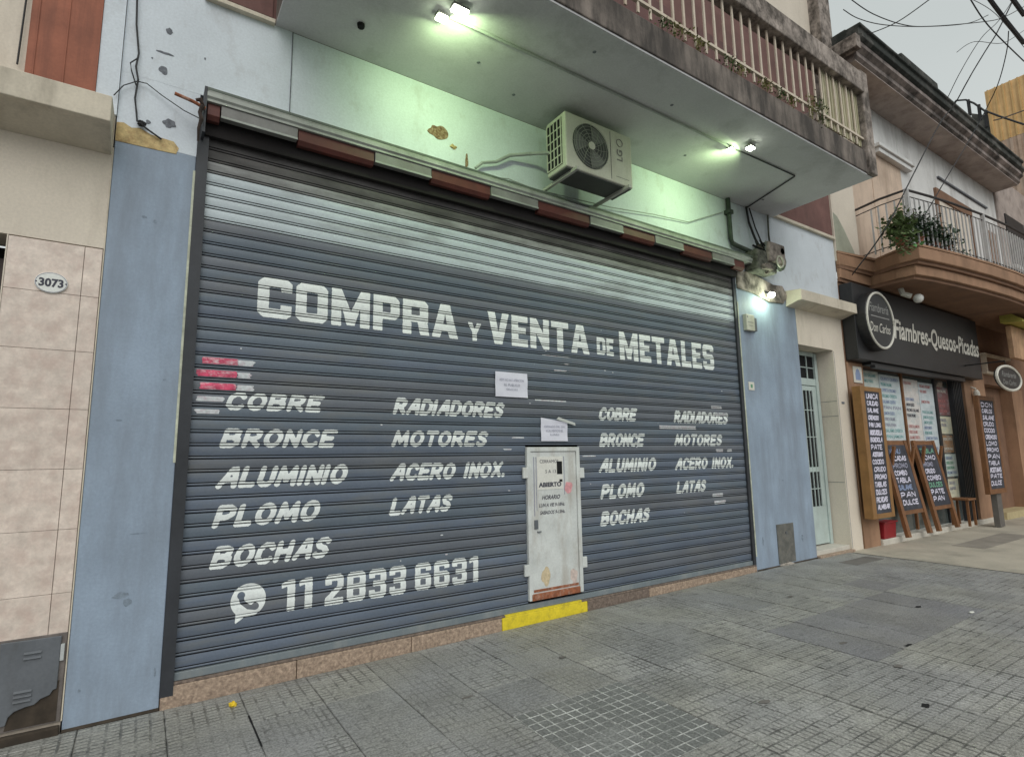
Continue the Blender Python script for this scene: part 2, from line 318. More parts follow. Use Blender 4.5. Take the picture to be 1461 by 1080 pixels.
# ------------------------------------------------------------------ ground, road
def gz(x): return -.172 + .0105 * min(max(x, -6), 7.5)
TP = .465
g = MB()
xs_ = [-400, -6, 7.5, 400]
for a, b in zip(xs_[:-1], xs_[1:]):
    za, zb = gz(a) - .40, gz(b) - .40
    g.add([(a, -400, za), (b, -400, zb), (b, 400, zb), (a, 400, za)], [(0, 1, 2, 3)])
struct('ground', g, m_asph)
g = MB()
for a, b in zip([-40, -6, 7.5], [-6, 7.5, 60]):
    za, zb = gz(a) - .16, gz(b) - .16
    g.add([(a, -14, za), (b, -14, zb), (b, -5.4, zb), (a, -5.4, za)], [(0, 1, 2, 3)])
struct('road', g, m_asph)
g = MB()
for a, b in zip([-40, -6, 7.5], [-6, 7.5, 60]):
    za, zb = gz(a) - .004, gz(b) - .004
    g.add([(a, -5.55, za), (b, -5.55, zb), (b, -5.4, zb), (a, -5.4, za), (a, -5.55, za - .4), (b, -5.55, zb - .4), (b, -5.4, zb - .4), (a, -5.4, za - .4)],
          [(0, 1, 2, 3), (4, 5, 1, 0), (3, 2, 6, 7), (4, 7, 6, 5), (0, 3, 7, 4), (1, 5, 6, 2)])
struct('kerb', g, m_joint)
walk = MB()
for a, b in zip([-40, -6, 7.5, 9.62], [-6, 7.5, 9.62, 60]):
    za, zb = gz(a) - .012, gz(b) - .012
    if a > 9: za = zb = gz(9) - .002
    y0 = -5.4
    walk.add([(a, y0, za), (b, y0, zb), (b, .25, zb), (a, .25, za), (a, y0, za - .38), (b, y0, zb - .38), (b, .25, zb - .38), (a, .25, za - .38)],
             [(0, 1, 2, 3), (4, 5, 1, 0), (3, 2, 6, 7), (4, 7, 6, 5), (0, 3, 7, 4), (1, 5, 6, 2)])
pave = struct('pavement', walk, m_joint)
pave.data.materials.append(m_conc)
for p in pave.data.polygons:
    if p.center.x > 9.62: p.material_index = 1
# cement tiles, each an object sharing the mesh
def tile_mesh(mt, n, w=TP, d=TP):
    h = w / 2 - .0010; hd = d / 2 - .0010; c = .0025
    v = [(-h, -hd, -.02), (h, -hd, -.02), (h, hd, -.02), (-h, hd, -.02), (-h, -hd, -.004), (h, -hd, -.004), (h, hd, -.004), (-h, hd, -.004),
         (-h + c, -hd + c, 0), (h - c, -hd + c, 0), (h - c, hd - c, 0), (-h + c, hd - c, 0)]
    f = [(0, 1, 5, 4), (1, 2, 6, 5), (2, 3, 7, 6), (3, 0, 4, 7), (4, 5, 9, 8), (5, 6, 10, 9), (6, 7, 11, 10), (7, 4, 8, 11), (8, 9, 10, 11)]
    me = bpy.data.meshes.new(n); me.from_pydata(v, [], f); me.materials.append(mt); return me
TM = {k: tile_mesh(mt, 'paving_tile') for k, mt in dict(rib=m_t_rib, worn=m_t_worn, smooth=m_t_smooth, dark=m_t_dark, waf=m_t_waf, wafd=m_t_wafd).items()}
TS = tile_mesh(m_t_worn, 'edge_tile', TP, .118)
rng = random.Random(3)
def kind_at(x, y):
    if 2.05 < x < 3.1 and -2.5 < y < -1.55: return 'waf' if x < 3 and y > -2.2 or rng.random() < .5 else 'wafd'
    if 1.0 < x < 3.6 and -2.95 < y < -1.5 and rng.random() < .0: return 'wafd'
    if 5.0 < x < 6.6 and -2.45 < y < -1.53: return 'dark'
    if 6.6 < x < 8.2 and -2.3 < y < -1.0: return 'dark' if rng.random() < .2 else 'worn'
    if x < 1.6 and y > -.6: return 'rib'
    if x < 3 and y > -1.6: return 'smooth' if rng.random() < .3 else 'worn'
    if y > -1.1: return 'worn' if rng.random() < .8 else 'smooth'
    if x > 3 and y < -2.2: return 'rib'
    if x > 3: return 'rib' if rng.random() < .8 else 'worn'
    return 'worn'
nt_ = 0
def add_tile(x, y, me, rot=0):
    global nt_
    o = bpy.data.objects.new('paving_tile', me); COL.objects.link(o); o.parent = pave
    o.location = (x, y, gz(x) + .003 + rng.uniform(-.0016, .0016))
    o.rotation_euler = (rng.uniform(-.003, .003), -math.atan(.0105) if x < 7.5 else 0, rot); nt_ += 1
    return o
XJ = .70; YJ = -.135
i0 = int(math.floor((-1.6 - XJ) / TP)); i1 = int((9.62 - XJ) / TP)
for i in range(i0, i1 + 1):
    xc = XJ + TP * (i + .5)
    if xc + TP / 2 > 9.64: continue
    if -.9 < xc < 9.5: add_tile(xc, -.073, TS)
    for j in range(0, 11):
        yc = YJ - TP * (j + .5)
        # keep what the frame can see, with a margin, inside 290 tiles
        if yc < -4.6 + .0 or (yc < -1.3 and xc < .3) or (yc < -2.6 and xc < 1.6): continue
        k = kind_at(xc, yc)
        rot = 0
        if k == 'rib' and xc > 2.5: rot = math.pi / 2
        elif k == 'rib': rot = 0
        else: rot = rng.choice([0, math.pi / 2])
        add_tile(xc, yc, TM[k], rot)
rest = MB()
for i in range(i0, i1 + 1):
    xc = XJ + TP * (i + .5)
    for j in range(0, 11):
        yc = YJ - TP * (j + .5)
        if yc < -4.6 or (yc < -1.3 and xc < .3) or (yc < -2.6 and xc < 1.6):
            h = TP / 2 - .002; z = gz(xc) + .003; rest.box(xc - h, xc + h, yc - h, yc + h, z - .02, z)
rs = build('far_paving_tiles', rest, m_t_worn, pave); rs['kind'] = 'stuff'
# worn dark slabs and cover in the beige cement stretch
for (x0, x1, y0, y1, mt, lb) in ((11.5, 13.9, -1.2, -.75, m_repair, 'dark worn repair strip'),):
    s_ = build('cement_slab', MB().box(x0, x1, y0, y1, gz(9) - .02, gz(9) + .004), mt, pave)
    s_['label'] = lb
# slabs of the beige stretch with open joints
for i in range(5):
    for j in range(5):
        x0 = 9.66 + i * 2.1; y0 = -.12 - (j + 1) * 1.05
        build('cement_slab', MB().box(x0, x0 + 2.09, y0, y0 + 1.04, gz(9) - .03, gz(9) + .0), m_conc, pave)
build('cement_slab', MB().box(8.55, 9.35, -.62, -.36, gz(9), gz(9) + .006), m_slabd, pave, label='small dark iron cover')
# crack between tiles
ck = MB(); ck.box(.694, .704, -.95, -.47, gz(.7) - .002, gz(.7) + .0065)
build('open_joint', ck, m_black, pave)

# ------------------------------------------------------------------ main shop building
shop = thing('shop_building', 'blue and white shop building with a mouldy concrete balcony over its wide shutter', 'building', (0, 0, 0))
WT = .22  # wall thickness
PX0, PX1, QX0, QX1 = -.313, .205, 7.115, 8.66
pl = build('pillar', MB().box(PX0, PX1, 0, .6, -.5, 3.87), m_blue, shop, label='broad pale blue pillar beside the pink tiles', bevel=.006)
pr = build('pillar', MB().box(QX0, QX1, 0, .6, -.5, 3.97), m_blue, shop, label='pale blue pillar beside the recessed iron door', bevel=.006)
# upper wall (white sheet left, plaster behind) with a seam at x=.875
build('wall', MB().box(PX0, .871, .0, WT, 4.40, 5.25).box(PX0, PX1, 0.001, WT, 3.87, 4.40), m_white, shop)
build('wall', MB().box(.878, 7.56, .004, WT, 4.34, 5.249), m_white, shop)
build('wall', MB().box(QX0 + .001, 7.56, .006, WT, 3.97, 4.34).box(7.563, 10.12, 0, WT, 3.97, 5.29), m_white, shop)
build('wall', MB().box(PX0, .20, 0, WT, 5.25, 9.5), m_white, shop)
build('wall', MB().box(.2, 10.12, .0, WT, 5.30, 8.65), m_brownred, shop)
build('wall', MB().box(.2, 10.12, -.03, WT, 8.65, 11.5), m_cream, shop)
build('wall', MB().box(QX1, 10.12, .02, .2, 3.30, 3.969), m_cream, shop)
build('seam_strip', MB().box(.871, .878, -.004, .01, 4.42, 5.25), m_stain, shop)
# brown shuttered recess upper left with sill
build('window_shutter', MB().box(.215, .70, -.02, .0, 5.30, 7.2), m_brownred, shop)
build('sill', MB().box(.19, .72, -.05, 0, 5.235, 5.27), m_creamd, shop)
build('rain_ledge', MB().box(8.22, 10.12, -.05, -.001, 5.265, 5.31), m_creamd, shop)
# balcony slab: front edge y=-1.5, x .73..8.2
BX0, BX1, BY = .73, 8.2, -1.5
build('balcony_soffit', MB().box(BX0, BX1, BY, 0, 5.25, 5.27), m_soffit, shop)
build('balcony_slab', MB().box(BX0, BX1, BY - .015, 0, 5.27, 5.60), m_slabedge, shop, bevel=.012)
# drip moulding fragments
# railing
rail = build('handrail', MB().box(BX0, 8.06, BY - .08, BY + .10, 6.44, 6.74), m_hand, shop, bevel=.015)
build('corner_post', MB().box(8.03, 8.235, BY - .06, BY + .12, 5.26, 6.80), m_hand, shop, bevel=.015, label='white flaking end post of the balcony')
build('bottom_rail', MB().box(BX0, 8.03, BY - .015, BY + .02, 5.755, 5.785), m_bars, shop)
bar = build('baluster', MB().box(-.014, .014, -.008, .008, 0, .80), m_bars, shop, at=(2.3, BY, 5.64))
x = 2.3
for i in range(34):
    x += .168
    if x > 8.0: break
    copy(bar, (x, BY, 5.64))
build('sheet_panel', MB().box(7.05, 8.02, BY + .02, BY + .03, 5.66, 6.44), m_panel, shop, label='yellowed corrugated sheet behind the balcony bars')
rb = MB()
for i in range(15): rb.box(7.07 + i * .065, 7.085 + i * .065, BY + .008, BY + .02, 5.66, 6.44)
build('sheet_ribs', rb, m_panel, shop)
# balcony side railing on the right
for yy in (-1.2, -.9, -.6, -.3): copy(bar, (8.14, yy, 5.64))
build('side_rail', MB().box(8.08, 8.2, BY + .13, -.001, 6.44, 6.6), m_hand, shop)
# fence doors and shutters behind the bars (upper floor)
for xa, xb in ((2.6, 4.0), (4.6, 6.0), (6.6, 7.6)):
    build('balcony_door', MB().box(xa, xb, -.03, -.002, 5.61, 7.9), mat('dull_red_door', (.13, .06, .055), .7, .2, 4, streak=(4, 4, .3), dirt=(.06, .035, .03)), shop)
# grey pier at the end of the upper wall
build('pier', MB().box(10.0, 10.42, -.22, .1, 7.3, 12.5), m_hand, shop)
# rough patches on the upper wall
def irregular(cx, cz, w, h, y, n=14, jit=.35, seed=1, thick=.004):
    r_ = random.Random(seed); pts = []; n = 26; hh = [(r_.uniform(-jit, jit) / (q ** .7), r_.uniform(0, 6.28)) for q in range(1, 8)]
    for k in range(n):
        a = 6.28318 * k / n; j = max(.35, 1 + .55 * sum(am * math.sin(q_ * a + ph) for q_, (am, ph) in enumerate(hh, 1))); pts.append((cx + w / 2 * j * math.cos(a), cz + h / 2 * j * math.sin(a)))
    return MB().prism(pts, y - thick, y, 'y')
build('plaster_patch', MB().prism([(-.312, 3.84), (-.05, 3.845), (.07, 3.85), (.085, 3.90), (.05, 3.945), (-.03, 3.95), (-.1, 3.955), (-.17, 3.985), (-.22, 3.97), (-.27, 3.995), (-.312, 3.985)], -.004, 0, 'y'), m_patch, shop, label='strip of bare yellow plaster')
for k, (cx, cz, w, h) in enumerate([(-.03, 4.85, .045, .05), (-.06, 4.655, .11, .018), (-.05, 4.50, .06, .06), (.01, 4.08, .08, .07), (.22, 4.72, .012, .02), (-.13, 4.58, .012, .012), (-.12, 4.05, .03, .03)]):
    build('wall_scar', irregular(cx, cz, w, h, 0, seed=k, jit=.5, thick=.003), m_stain, shop)
build('wall_hole', irregular(2.30, 4.77, .20, .16, .004, seed=30, jit=.4, thick=.004), m_hole, shop, label='hole broken through to bare brick')
build('wall_scar', MB().blob((2.46, 4.68, .0)[:1] + (.0, 4.665), .04, .012, .02, jit=.5), m_patch, shop)
build('wall_scar', irregular(2.62, 4.55, .035, .16, .003, seed=34, jit=.5, thick=.006), m_hole, shop)
build('wall_scar', MB().blob((2.75, 0, 4.44), .09, .03, .02, jit=.6), m_hole, shop)
for cx, cy in ((1.35, -.4), (1.37, -.4), (3.0, -.33), (2.45, -.55), (5.5, -.5), (7.5, -.3), (4.55, -1.1), (3.3, -1.25)):
    build('soffit_pit', MB().lathe((cx, cy, 5.25), [(.02, 0), (.016, .004)], (0, 0, -1), 7), m_stain, shop)
build('soffit_fixing', MB().lathe((1.35, -.41, 5.25), [(.035, 0), (.03, .03)], (0, 0, -1), 8), m_black, shop)
# rough mouldy plaster at the head of the right pillar, under the housing end
build('broken_corner', MB().prism([(7.12, 3.90), (7.5, 3.88), (7.9, 3.80), (8.3, 3.83), (8.42, 3.98), (8.3, 4.12), (8.05, 4.10), (7.7, 4.16), (7.4, 4.20), (7.12, 4.16)], -.03, .001, 'y'), m_hand, shop, bevel=.01)
for k, (cx, cz, w, h) in enumerate([(-.06, .62, .10, .035), (-.02, .57, .05, .05), (.02, 1.02, .09, .006), (-.24, .06, .014, .02), (.17, .08, .012, .06), (-.1, 3.3, .03, .02), (-.03, 3.28, .02, .03), (7.9, 1.1, .05, .02), (8.3, .25, .05, .10), (7.3, .3, .03, .12), (-.15, 1.8, .04, .012), (.1, 2.1, .02, .01)]):
    build('scuff', irregular(cx, cz, w, h, 0, seed=300 + k, jit=.5, thick=.0015), mat('blue_grey_scuff', (.20, .245, .30), .8, .3, 30, bump=0), shop)
build('pillar_edge', MB().box(.190, PX1 + .0005, -.003, .002, 1.5, 3.75), mat('chipped_edge', (.46, .48, .38), .8, .3, 12), shop)
build('pillar_edge', MB().box(QX0 - .0005, QX0 + .02, -.003, .002, .1, 3.7), MATS['chipped_edge'], shop)
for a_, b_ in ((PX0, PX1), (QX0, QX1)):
    build('contact_shade', MB().add([(a_, -.012, gz(a_) + .005), (b_, -.012, gz(b_) + .005), (b_, .0, gz(b_) + .020), (a_, .0, gz(a_) + .020), (a_, .0, gz(a_) - .02), (b_, .0, gz(b_) - .02)], [(0, 1, 2, 3), (0, 4, 5, 1)]), m_soil_shade, shop)  # dark strip along each pillar foot, contact shade put into its colour
# doorstep slabs (granite)
stp = [(.21, 1.10, m_gran), (1.105, 2.05, m_gran), (2.055, 2.98, m_gran), (2.985, 4.06, m_yel), (4.065, 5.0, m_grand), (5.005, 6.1, m_gran), (6.105, 7.11, m_gran)]
for a, b, mt in stp:
    o = build('step_slab', MB().box(a, b, -.004, .10, -.5, -.028), mt, shop, bevel=.006)
    if mt is m_yel: o['label'] = 'step slab painted bright yellow under the wicket door'
build('step_edge', MB().box(.21, 7.11, .0, .2, -.026, -.008), m_grand, shop, bevel=.003)
build('step_edge', MB().box(3.02, 3.98, -.002, .03, -.027, -.006), m_yel, shop)

# ------------------------------------------------------------------ roller shutter
SX0, SX1, SY = .285, 7.055, .035
WX0, WX1, WZ0, WZ1 = 3.315, 4.02, .075, 1.602
shut = thing('roller_shutter', 'wide closed blue grey roller shutter with white painted lettering', 'shutter', (3.6, SY, 0))
PITCH = .0982; Z0 = .147 - PITCH  # first groove at .147-.0982
PROF = [(0, .014), (.0064, .014), (.0070, .0), (.0140, -.0030), (.0203, .0), (.0210, .014), (.0277, .014), (.0285, -.001), (.046, -.0035), (.063, -.0045), (.080, -.0035), (.0965, -.001), (.0975, .014)]
def wob(x, z): return .0030 * math.exp(-((x - 2.4) / .35) ** 2 - ((z - .9) / .2) ** 2) + .004 * math.exp(-((x - 5.6) / .3) ** 2 - ((z - .45) / .16) ** 2) + .0035 * math.exp(-((x - 1.3) / .4) ** 2 - ((z - 3.2) / .2) ** 2) + .0026 * math.sin(1.3 * x + 2.1 * z) + .0016 * math.sin(3.7 * x - 1.7 * z + 1) + .001 * math.sin(9.1 * x + 5 * z)
PZ = [p[0] for p in PROF] + [PITCH]; PY = [p[1] for p in PROF] + [.014]
def prof_y(z):
    t = (z - Z0) % PITCH
    return float(np.interp(t, PZ, PY))
def slat_mb(zb, x0, x1):
    nx = max(2, int((x1 - x0) / .17)); mb = MB(); vs = []
    for i in range(nx + 1):
        xx = x0 + (x1 - x0) * i / nx
        for (dz, dy) in PROF + [(PITCH, .014)]: vs.append((xx, SY + dy + wob(xx, zb + dz), zb + dz - .0001))
    k = len(PROF) + 1; fs = []
    for i in range(nx):
        for j in range(k - 1): fs.append((i * k + j, (i + 1) * k + j, (i + 1) * k + j + 1, i * k + j + 1))
    return mb.add(vs, fs)
srng = random.Random(2)
nrows = int((4.30 - Z0) / PITCH) + 1
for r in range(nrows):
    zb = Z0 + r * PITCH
    mt = m_slat if zb < 3.36 else (m_pale if zb < 3.75 else (m_grimel_shade if zb < 3.87 else m_grime_shade))  # top rows darkened for grime and for the header's shade, painted in
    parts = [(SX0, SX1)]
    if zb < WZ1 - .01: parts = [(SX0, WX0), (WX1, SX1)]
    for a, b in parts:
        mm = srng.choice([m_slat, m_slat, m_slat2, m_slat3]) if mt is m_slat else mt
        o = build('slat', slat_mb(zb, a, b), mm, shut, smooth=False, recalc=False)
        o.data.materials.append(m_gap)
        k_ = len(PROF)
        for pi, pg in enumerate(o.data.polygons):
            j = pi % k_; ya = PROF[j][1]; yb = PROF[j + 1][1] if j + 1 < k_ else .014
            if ya + yb > .011: pg.material_index = 1
build('bottom_rail', MB().box(SX0, SX1, SY - .018, SY + .02, -.006, Z0 - .001), mat('bottom_rail_paint', (.17, .20, .22), .45, .12, 2, dirt=(.3, .3, .28), dirt_amt=.5, dscale=4), shut, bevel=.004)
build('bottom_gap', MB().box(SX0, SX1, SY - .008, SY + .02, -.03, -.008), m_black, shut)  # black bar in the gap above the step, its shade put into the colour
build('guide_rail', MB().box(PX1 + .001, SX0, -.006, .12, -.09, 4.28), m_dark, shut)
build('guide_rail', MB().box(SX1, QX0 - .001, .004, .12, -.05, 4.28), m_dark, shut)
build('dark_backing', MB().box(PX1, QX0, .16, .2, -.4, 4.33), m_black, shut)  # unseen black sheet added behind the shutter for darkness

# ---- stroke lettering, cut to the slat profile
def seg_d(X, Z, a, b):
    ax, az = a; bx, bz = b; dx, dz = bx - ax, bz - az; L2 = dx * dx + dz * dz + 1e-9
    t = np.clip(((X - ax) * dx + (Z - az) * dz) / L2, 0, 1)
    return np.hypot(X - ax - t * dx, Z - az - t * dz)
def arc(cx, cz, rx_, rz_, a0, a1, n=10):
    return [(cx + rx_ * math.cos(math.radians(a0 + (a1 - a0) * i / n)), cz + rz_ * math.sin(math.radians(a0 + (a1 - a0) * i / n))) for i in range(n + 1)]
# hand font: unit height 1, list of polylines, advance
H = {
 'A': ([[(0, 0), (.36, 1), (.52, 1), (.62, 0)], [(.14, .36), (.58, .36)]], .62), 'B': ([[(.0, 0), (.0, 1), (.35, 1), (.52, .88), (.5, .66), (.32, .54), (0, .52)], [(.32, .54), (.55, .42), (.56, .16), (.38, 0), (0, 0)]], .58),
 'C': ([[(.56, .78), (.46, .97), (.22, 1), (.02, .74), (0, .26), (.18, .02), (.42, 0), (.56, .14)]], .56), 'D': ([[(0, 0), (0, 1), (.32, 1), (.56, .76), (.56, .26), (.34, 0), (0, 0)]], .56),
 'E': ([[(.52, 1), (0, 1), (0, 0), (.52, 0)], [(0, .52), (.42, .52)]], .5), 'H': ([[(0, 0), (0, 1)], [(.52, 0), (.52, 1)], [(0, .5), (.52, .5)]], .54), 'I': ([[(0, 0), (0, 1)]], .06),
 'L': ([[(0, 1), (0, 0), (.46, 0)]], .46), 'M': ([[(0, 0), (.08, 1), (.36, .22), (.64, 1), (.72, 0)]], .72), 'N': ([[(0, 0), (0, 1), (.5, 0), (.5, 1)]], .5),
 'O': ([arc(.3, .5, .3, .5, 0, 360, 18)], .6), 'P': ([[(0, 0), (0, 1), (.36, 1), (.54, .84), (.52, .58), (.34, .44), (0, .42)]], .54), 'R': ([[(0, 0), (0, 1), (.36, 1), (.54, .84), (.5, .6), (.32, .48), (0, .46)], [(.24, .46), (.56, 0)]], .56),
 'S': ([[(.5, .86), (.36, 1), (.14, .98), (.03, .78), (.12, .58), (.38, .46), (.5, .26), (.38, .03), (.14, 0), (0, .12)]], .5), 'T': ([[(0, 1), (.56, 1)], [(.28, 1), (.28, 0)]], .52),
 'U': ([[(0, 1), (0, .2), (.14, .01), (.38, .01), (.52, .2), (.52, 1)]], .52), 'X': ([[(0, 0), (.54, 1)], [(.54, 0), (0, 1)]], .54), '.': ([[(0, .02), (.01, .02)]], .05), ' ': ([], .34), '-': ([[(0, .5), (.3, .5)]], .3)}
# block font: ('poly', outline with holes) in a 0..w x 0..1 box
def rect(x0, z0, x1, z1, c=0, cc='abcd'):
    p = []
    p += [(x0 + c, z0), (x0, z0 + c)][::-1] if 'a' in cc and c else [(x0, z0)]
    q = [(x1 - c, z0), (x1, z0 + c)] if 'b' in cc and c else [(x1, z0)]
    r = [(x1, z1 - c), (x1 - c, z1)] if 'c' in cc and c else [(x1, z1)]
    s = [(x0 + c, z1), (x0, z1 - c)] if 'd' in cc and c else [(x0, z1)]
    return p + q + r + s
T_ = .235; S_ = .27; w_ = .82
KB = {
 'C': ([[(.14, 0), (w_ - .12, 0), (w_, .1), (w_, .34), (w_ - S_, .34), (w_ - S_, T_), (S_, T_), (S_, 1 - T_), (w_ - S_, 1 - T_), (w_ - S_, .68), (w_, .68), (w_, .9), (w_ - .12, 1), (.14, 1), (0, .88), (0, .12)]], w_),
 'O': ([rect(0, 0, w_, 1, .12), rect(S_, T_, w_ - S_, 1 - T_)], w_), 'D': ([rect(0, 0, w_ - .04, 1, .16, 'bc'), rect(S_, T_, w_ - .04 - S_, 1 - T_)], w_ - .04),
 'M': ([[(0, 0), (S_, 0), (S_, .55), (.42, .04), (.64, .04), (1.06 - S_, .55), (1.06 - S_, 0), (1.06, 0), (1.06, 1), (.80, 1), (.53, .42), (.26, 1), (0, 1)]], 1.06),
 'P': ([rect(0, .33, .78, 1, .13, 'bc') , rect(S_, .53, .78 - S_, 1 - T_ + .03), rect(0, 0, S_, .33)], .78),
 'R': ([rect(0, .36, .80, 1, .12, 'c'), rect(S_, .56, .80 - S_, 1 - T_ + .03), rect(0, 0, S_, .36), [(.46, .36), (.55, 0), (.84, 0), (.78, .36)]], .82),
 'A': ([[(0, 0), (.27, 0), (.33, .2), (.53, .2), (.59, 0), (.88, 0), (.60, 1), (.28, 1)], [(.375, .4), (.5, .4), (.44, .72)]], .88),
 'Y': ([[(.27, 0), (.53, 0), (.53, .42), (.80, 1), (.53, 1), (.40, .65), (.27, 1), (0, 1), (.27, .42)]], .8), 'V': ([[(.27, 0), (.57, 0), (.84, 1), (.57, 1), (.42, .36), (.28, 1), (0, 1)]], .84),
 'E': ([[(0, 0), (.66, 0), (.66, T_), (S_, T_), (S_, .4), (.58, .4), (.58, .61), (S_, .61), (S_, 1 - T_), (.66, 1 - T_), (.66, 1), (0, 1)]], .66),
 'N': ([[(0, 0), (.25, 0), (.25, .5), (.55, 0), (.80, 0), (.80, 1), (.55, 1), (.55, .5), (.25, 1), (0, 1)]], .80), 'T': ([[(.25, 0), (.52, 0), (.52, 1 - T_), (.77, 1 - T_), (.77, 1), (0, 1), (0, 1 - T_), (.25, 1 - T_)]], .77),
 'L': ([[(0, 0), (.64, 0), (.64, T_), (S_, T_), (S_, 1), (0, 1)]], .64),
 'S': ([[(0, .12), (.12, 0), (.66, 0), (.78, .12), (.78, .5), (.66, .61), (S_, .61), (S_, 1 - T_), (.52, 1 - T_), (.52, .7), (.78, .7), (.78, .88), (.66, 1), (.12, 1), (0, .88), (0, .52), (.12, .41), (.51, .41), (.51, T_), (.26, T_), (.26, .31), (0, .31)]], .78),
 '1': ([[(.2, 0), (.46, 0), (.46, 1), (.24, 1), (.0, .9), (0, .74), (.2, .8)]], .46), '2': ([[(0, 0), (.72, 0), (.72, .22), (.30, .22), (.72, .56), (.72, .88), (.6, 1), (.12, 1), (0, .88), (0, .66), (.25, .66), (.25, .78), (.47, .78), (.47, .6), (0, .24)]], .72),
 '8': ([rect(0, 0, .76, 1, .12), rect(.25, .2, .51, .42), rect(.25, .6, .51, .8)], .76),
 '3': ([[(0, .12), (.12, 0), (.62, 0), (.74, .12), (.74, .42), (.66, .5), (.74, .58), (.74, .88), (.62, 1), (.12, 1), (0, .88), (0, .7), (.25, .7), (.25, .79), (.49, .79), (.49, .6), (.18, .6), (.18, .41), (.49, .41), (.49, .21), (.25, .21), (.25, .3), (0, .3)]], .74),
 '6': ([[(0, .12), (.12, 0), (.63, 0), (.75, .12), (.75, .5), (.63, .61), (.25, .61), (.25, .79), (.5, .79), (.5, .7), (.75, .7), (.75, .88), (.63, 1), (.12, 1), (0, .88)], rect(.25, .2, .5, .42)], .75), ' ': ([], .36)}
def poly_sd(X, Z, polys):
    ins = np.zeros(X.shape, bool); d = np.full(X.shape, 9.)
    for p in polys:
        n = len(p)
        for i in range(n):
            a, b = p[i], p[(i + 1) % n]; d = np.minimum(d, seg_d(X, Z, a, b))
            if abs(a[1] - b[1]) > 1e-9:
                c = (a[1] > Z) != (b[1] > Z); xi = (b[0] - a[0]) * (Z - a[1]) / (b[1] - a[1]) + a[0]; ins ^= c & (X < xi)
    return np.where(ins, -d, d)
def field_mesh(F, xs, zs, yfun):
    """filled region F<0 on the grid xs x zs (F indexed [iz, ix]) as a mesh laid on y = yfun(x, z)"""
    vs, fs, vid = [], [], {}
    def vert(x, z):
        k = (round(x, 5), round(z, 5))
        if k not in vid: vid[k] = len(vs); vs.append((x, yfun(x, z), z))
        return vid[k]
    ins = F < 0
    for r in range(len(zs) - 1):
        z0, z1 = zs[r], zs[r + 1]; full = ins[r, :-1] & ins[r, 1:] & ins[r + 1, :-1] & ins[r + 1, 1:]
        anyc = ins[r, :-1] | ins[r, 1:] | ins[r + 1, :-1] | ins[r + 1, 1:]
        c = 0; n = len(xs) - 1
        while c < n:
            if full[c]:
                e = c
                while e < n and full[e] and e - c < 14: e += 1
                fs.append((vert(xs[c], z0), vert(xs[e], z0), vert(xs[e], z1), vert(xs[c], z1))); c = e; continue
            if anyc[c]:
                co = [(xs[c], z0, F[r, c]), (xs[c + 1], z0, F[r, c + 1]), (xs[c + 1], z1, F[r + 1, c + 1]), (xs[c], z1, F[r + 1, c])]
                poly = []
                for i in range(4):
                    a, b = co[i], co[(i + 1) % 4]
                    if a[2] < 0: poly.append((a[0], a[1]))
                    if (a[2] < 0) != (b[2] < 0):
                        t = a[2] / (a[2] - b[2]); poly.append((a[0] + (b[0] - a[0]) * t, a[1] + (b[1] - a[1]) * t))
                ids = []
                for p in poly:
                    k = vert(*p)
                    if k not in ids: ids.append(k)
                if len(ids) >= 3: fs.append(tuple(ids))
            c += 1
    return MB().add(vs, fs)
def slat_rows(z0, z1):
    s = set()
    k0 = int((z0 - Z0) / PITCH) - 1; k1 = int((z1 - Z0) / PITCH) + 1
    for k in range(k0, k1 + 1):
        for q in PZ[:-1]: s.add(round(Z0 + k * PITCH + q, 5))
        for q in (.0025, .0240, .038, .054, .071, .088): s.add(round(Z0 + k * PITCH + q, 5))
    return np.array(sorted(v for v in s if z0 - .012 < v < z1 + .012))
def groove_rows(zs): t = (zs - Z0 + 1e-6) % PITCH; return (t < .0066) | ((t > .0208) & (t < .0280)) | (t > .0972)
def groove_core(zs): t = (zs - Z0 + 1e-6) % PITCH; return ((t > .0005) & (t < .0060)) | ((t > .0214) & (t < .0264))
def on_slat(x, z): return SY + prof_y(z) + wob(x, z) - .0016
nrs = np.random.RandomState(5)
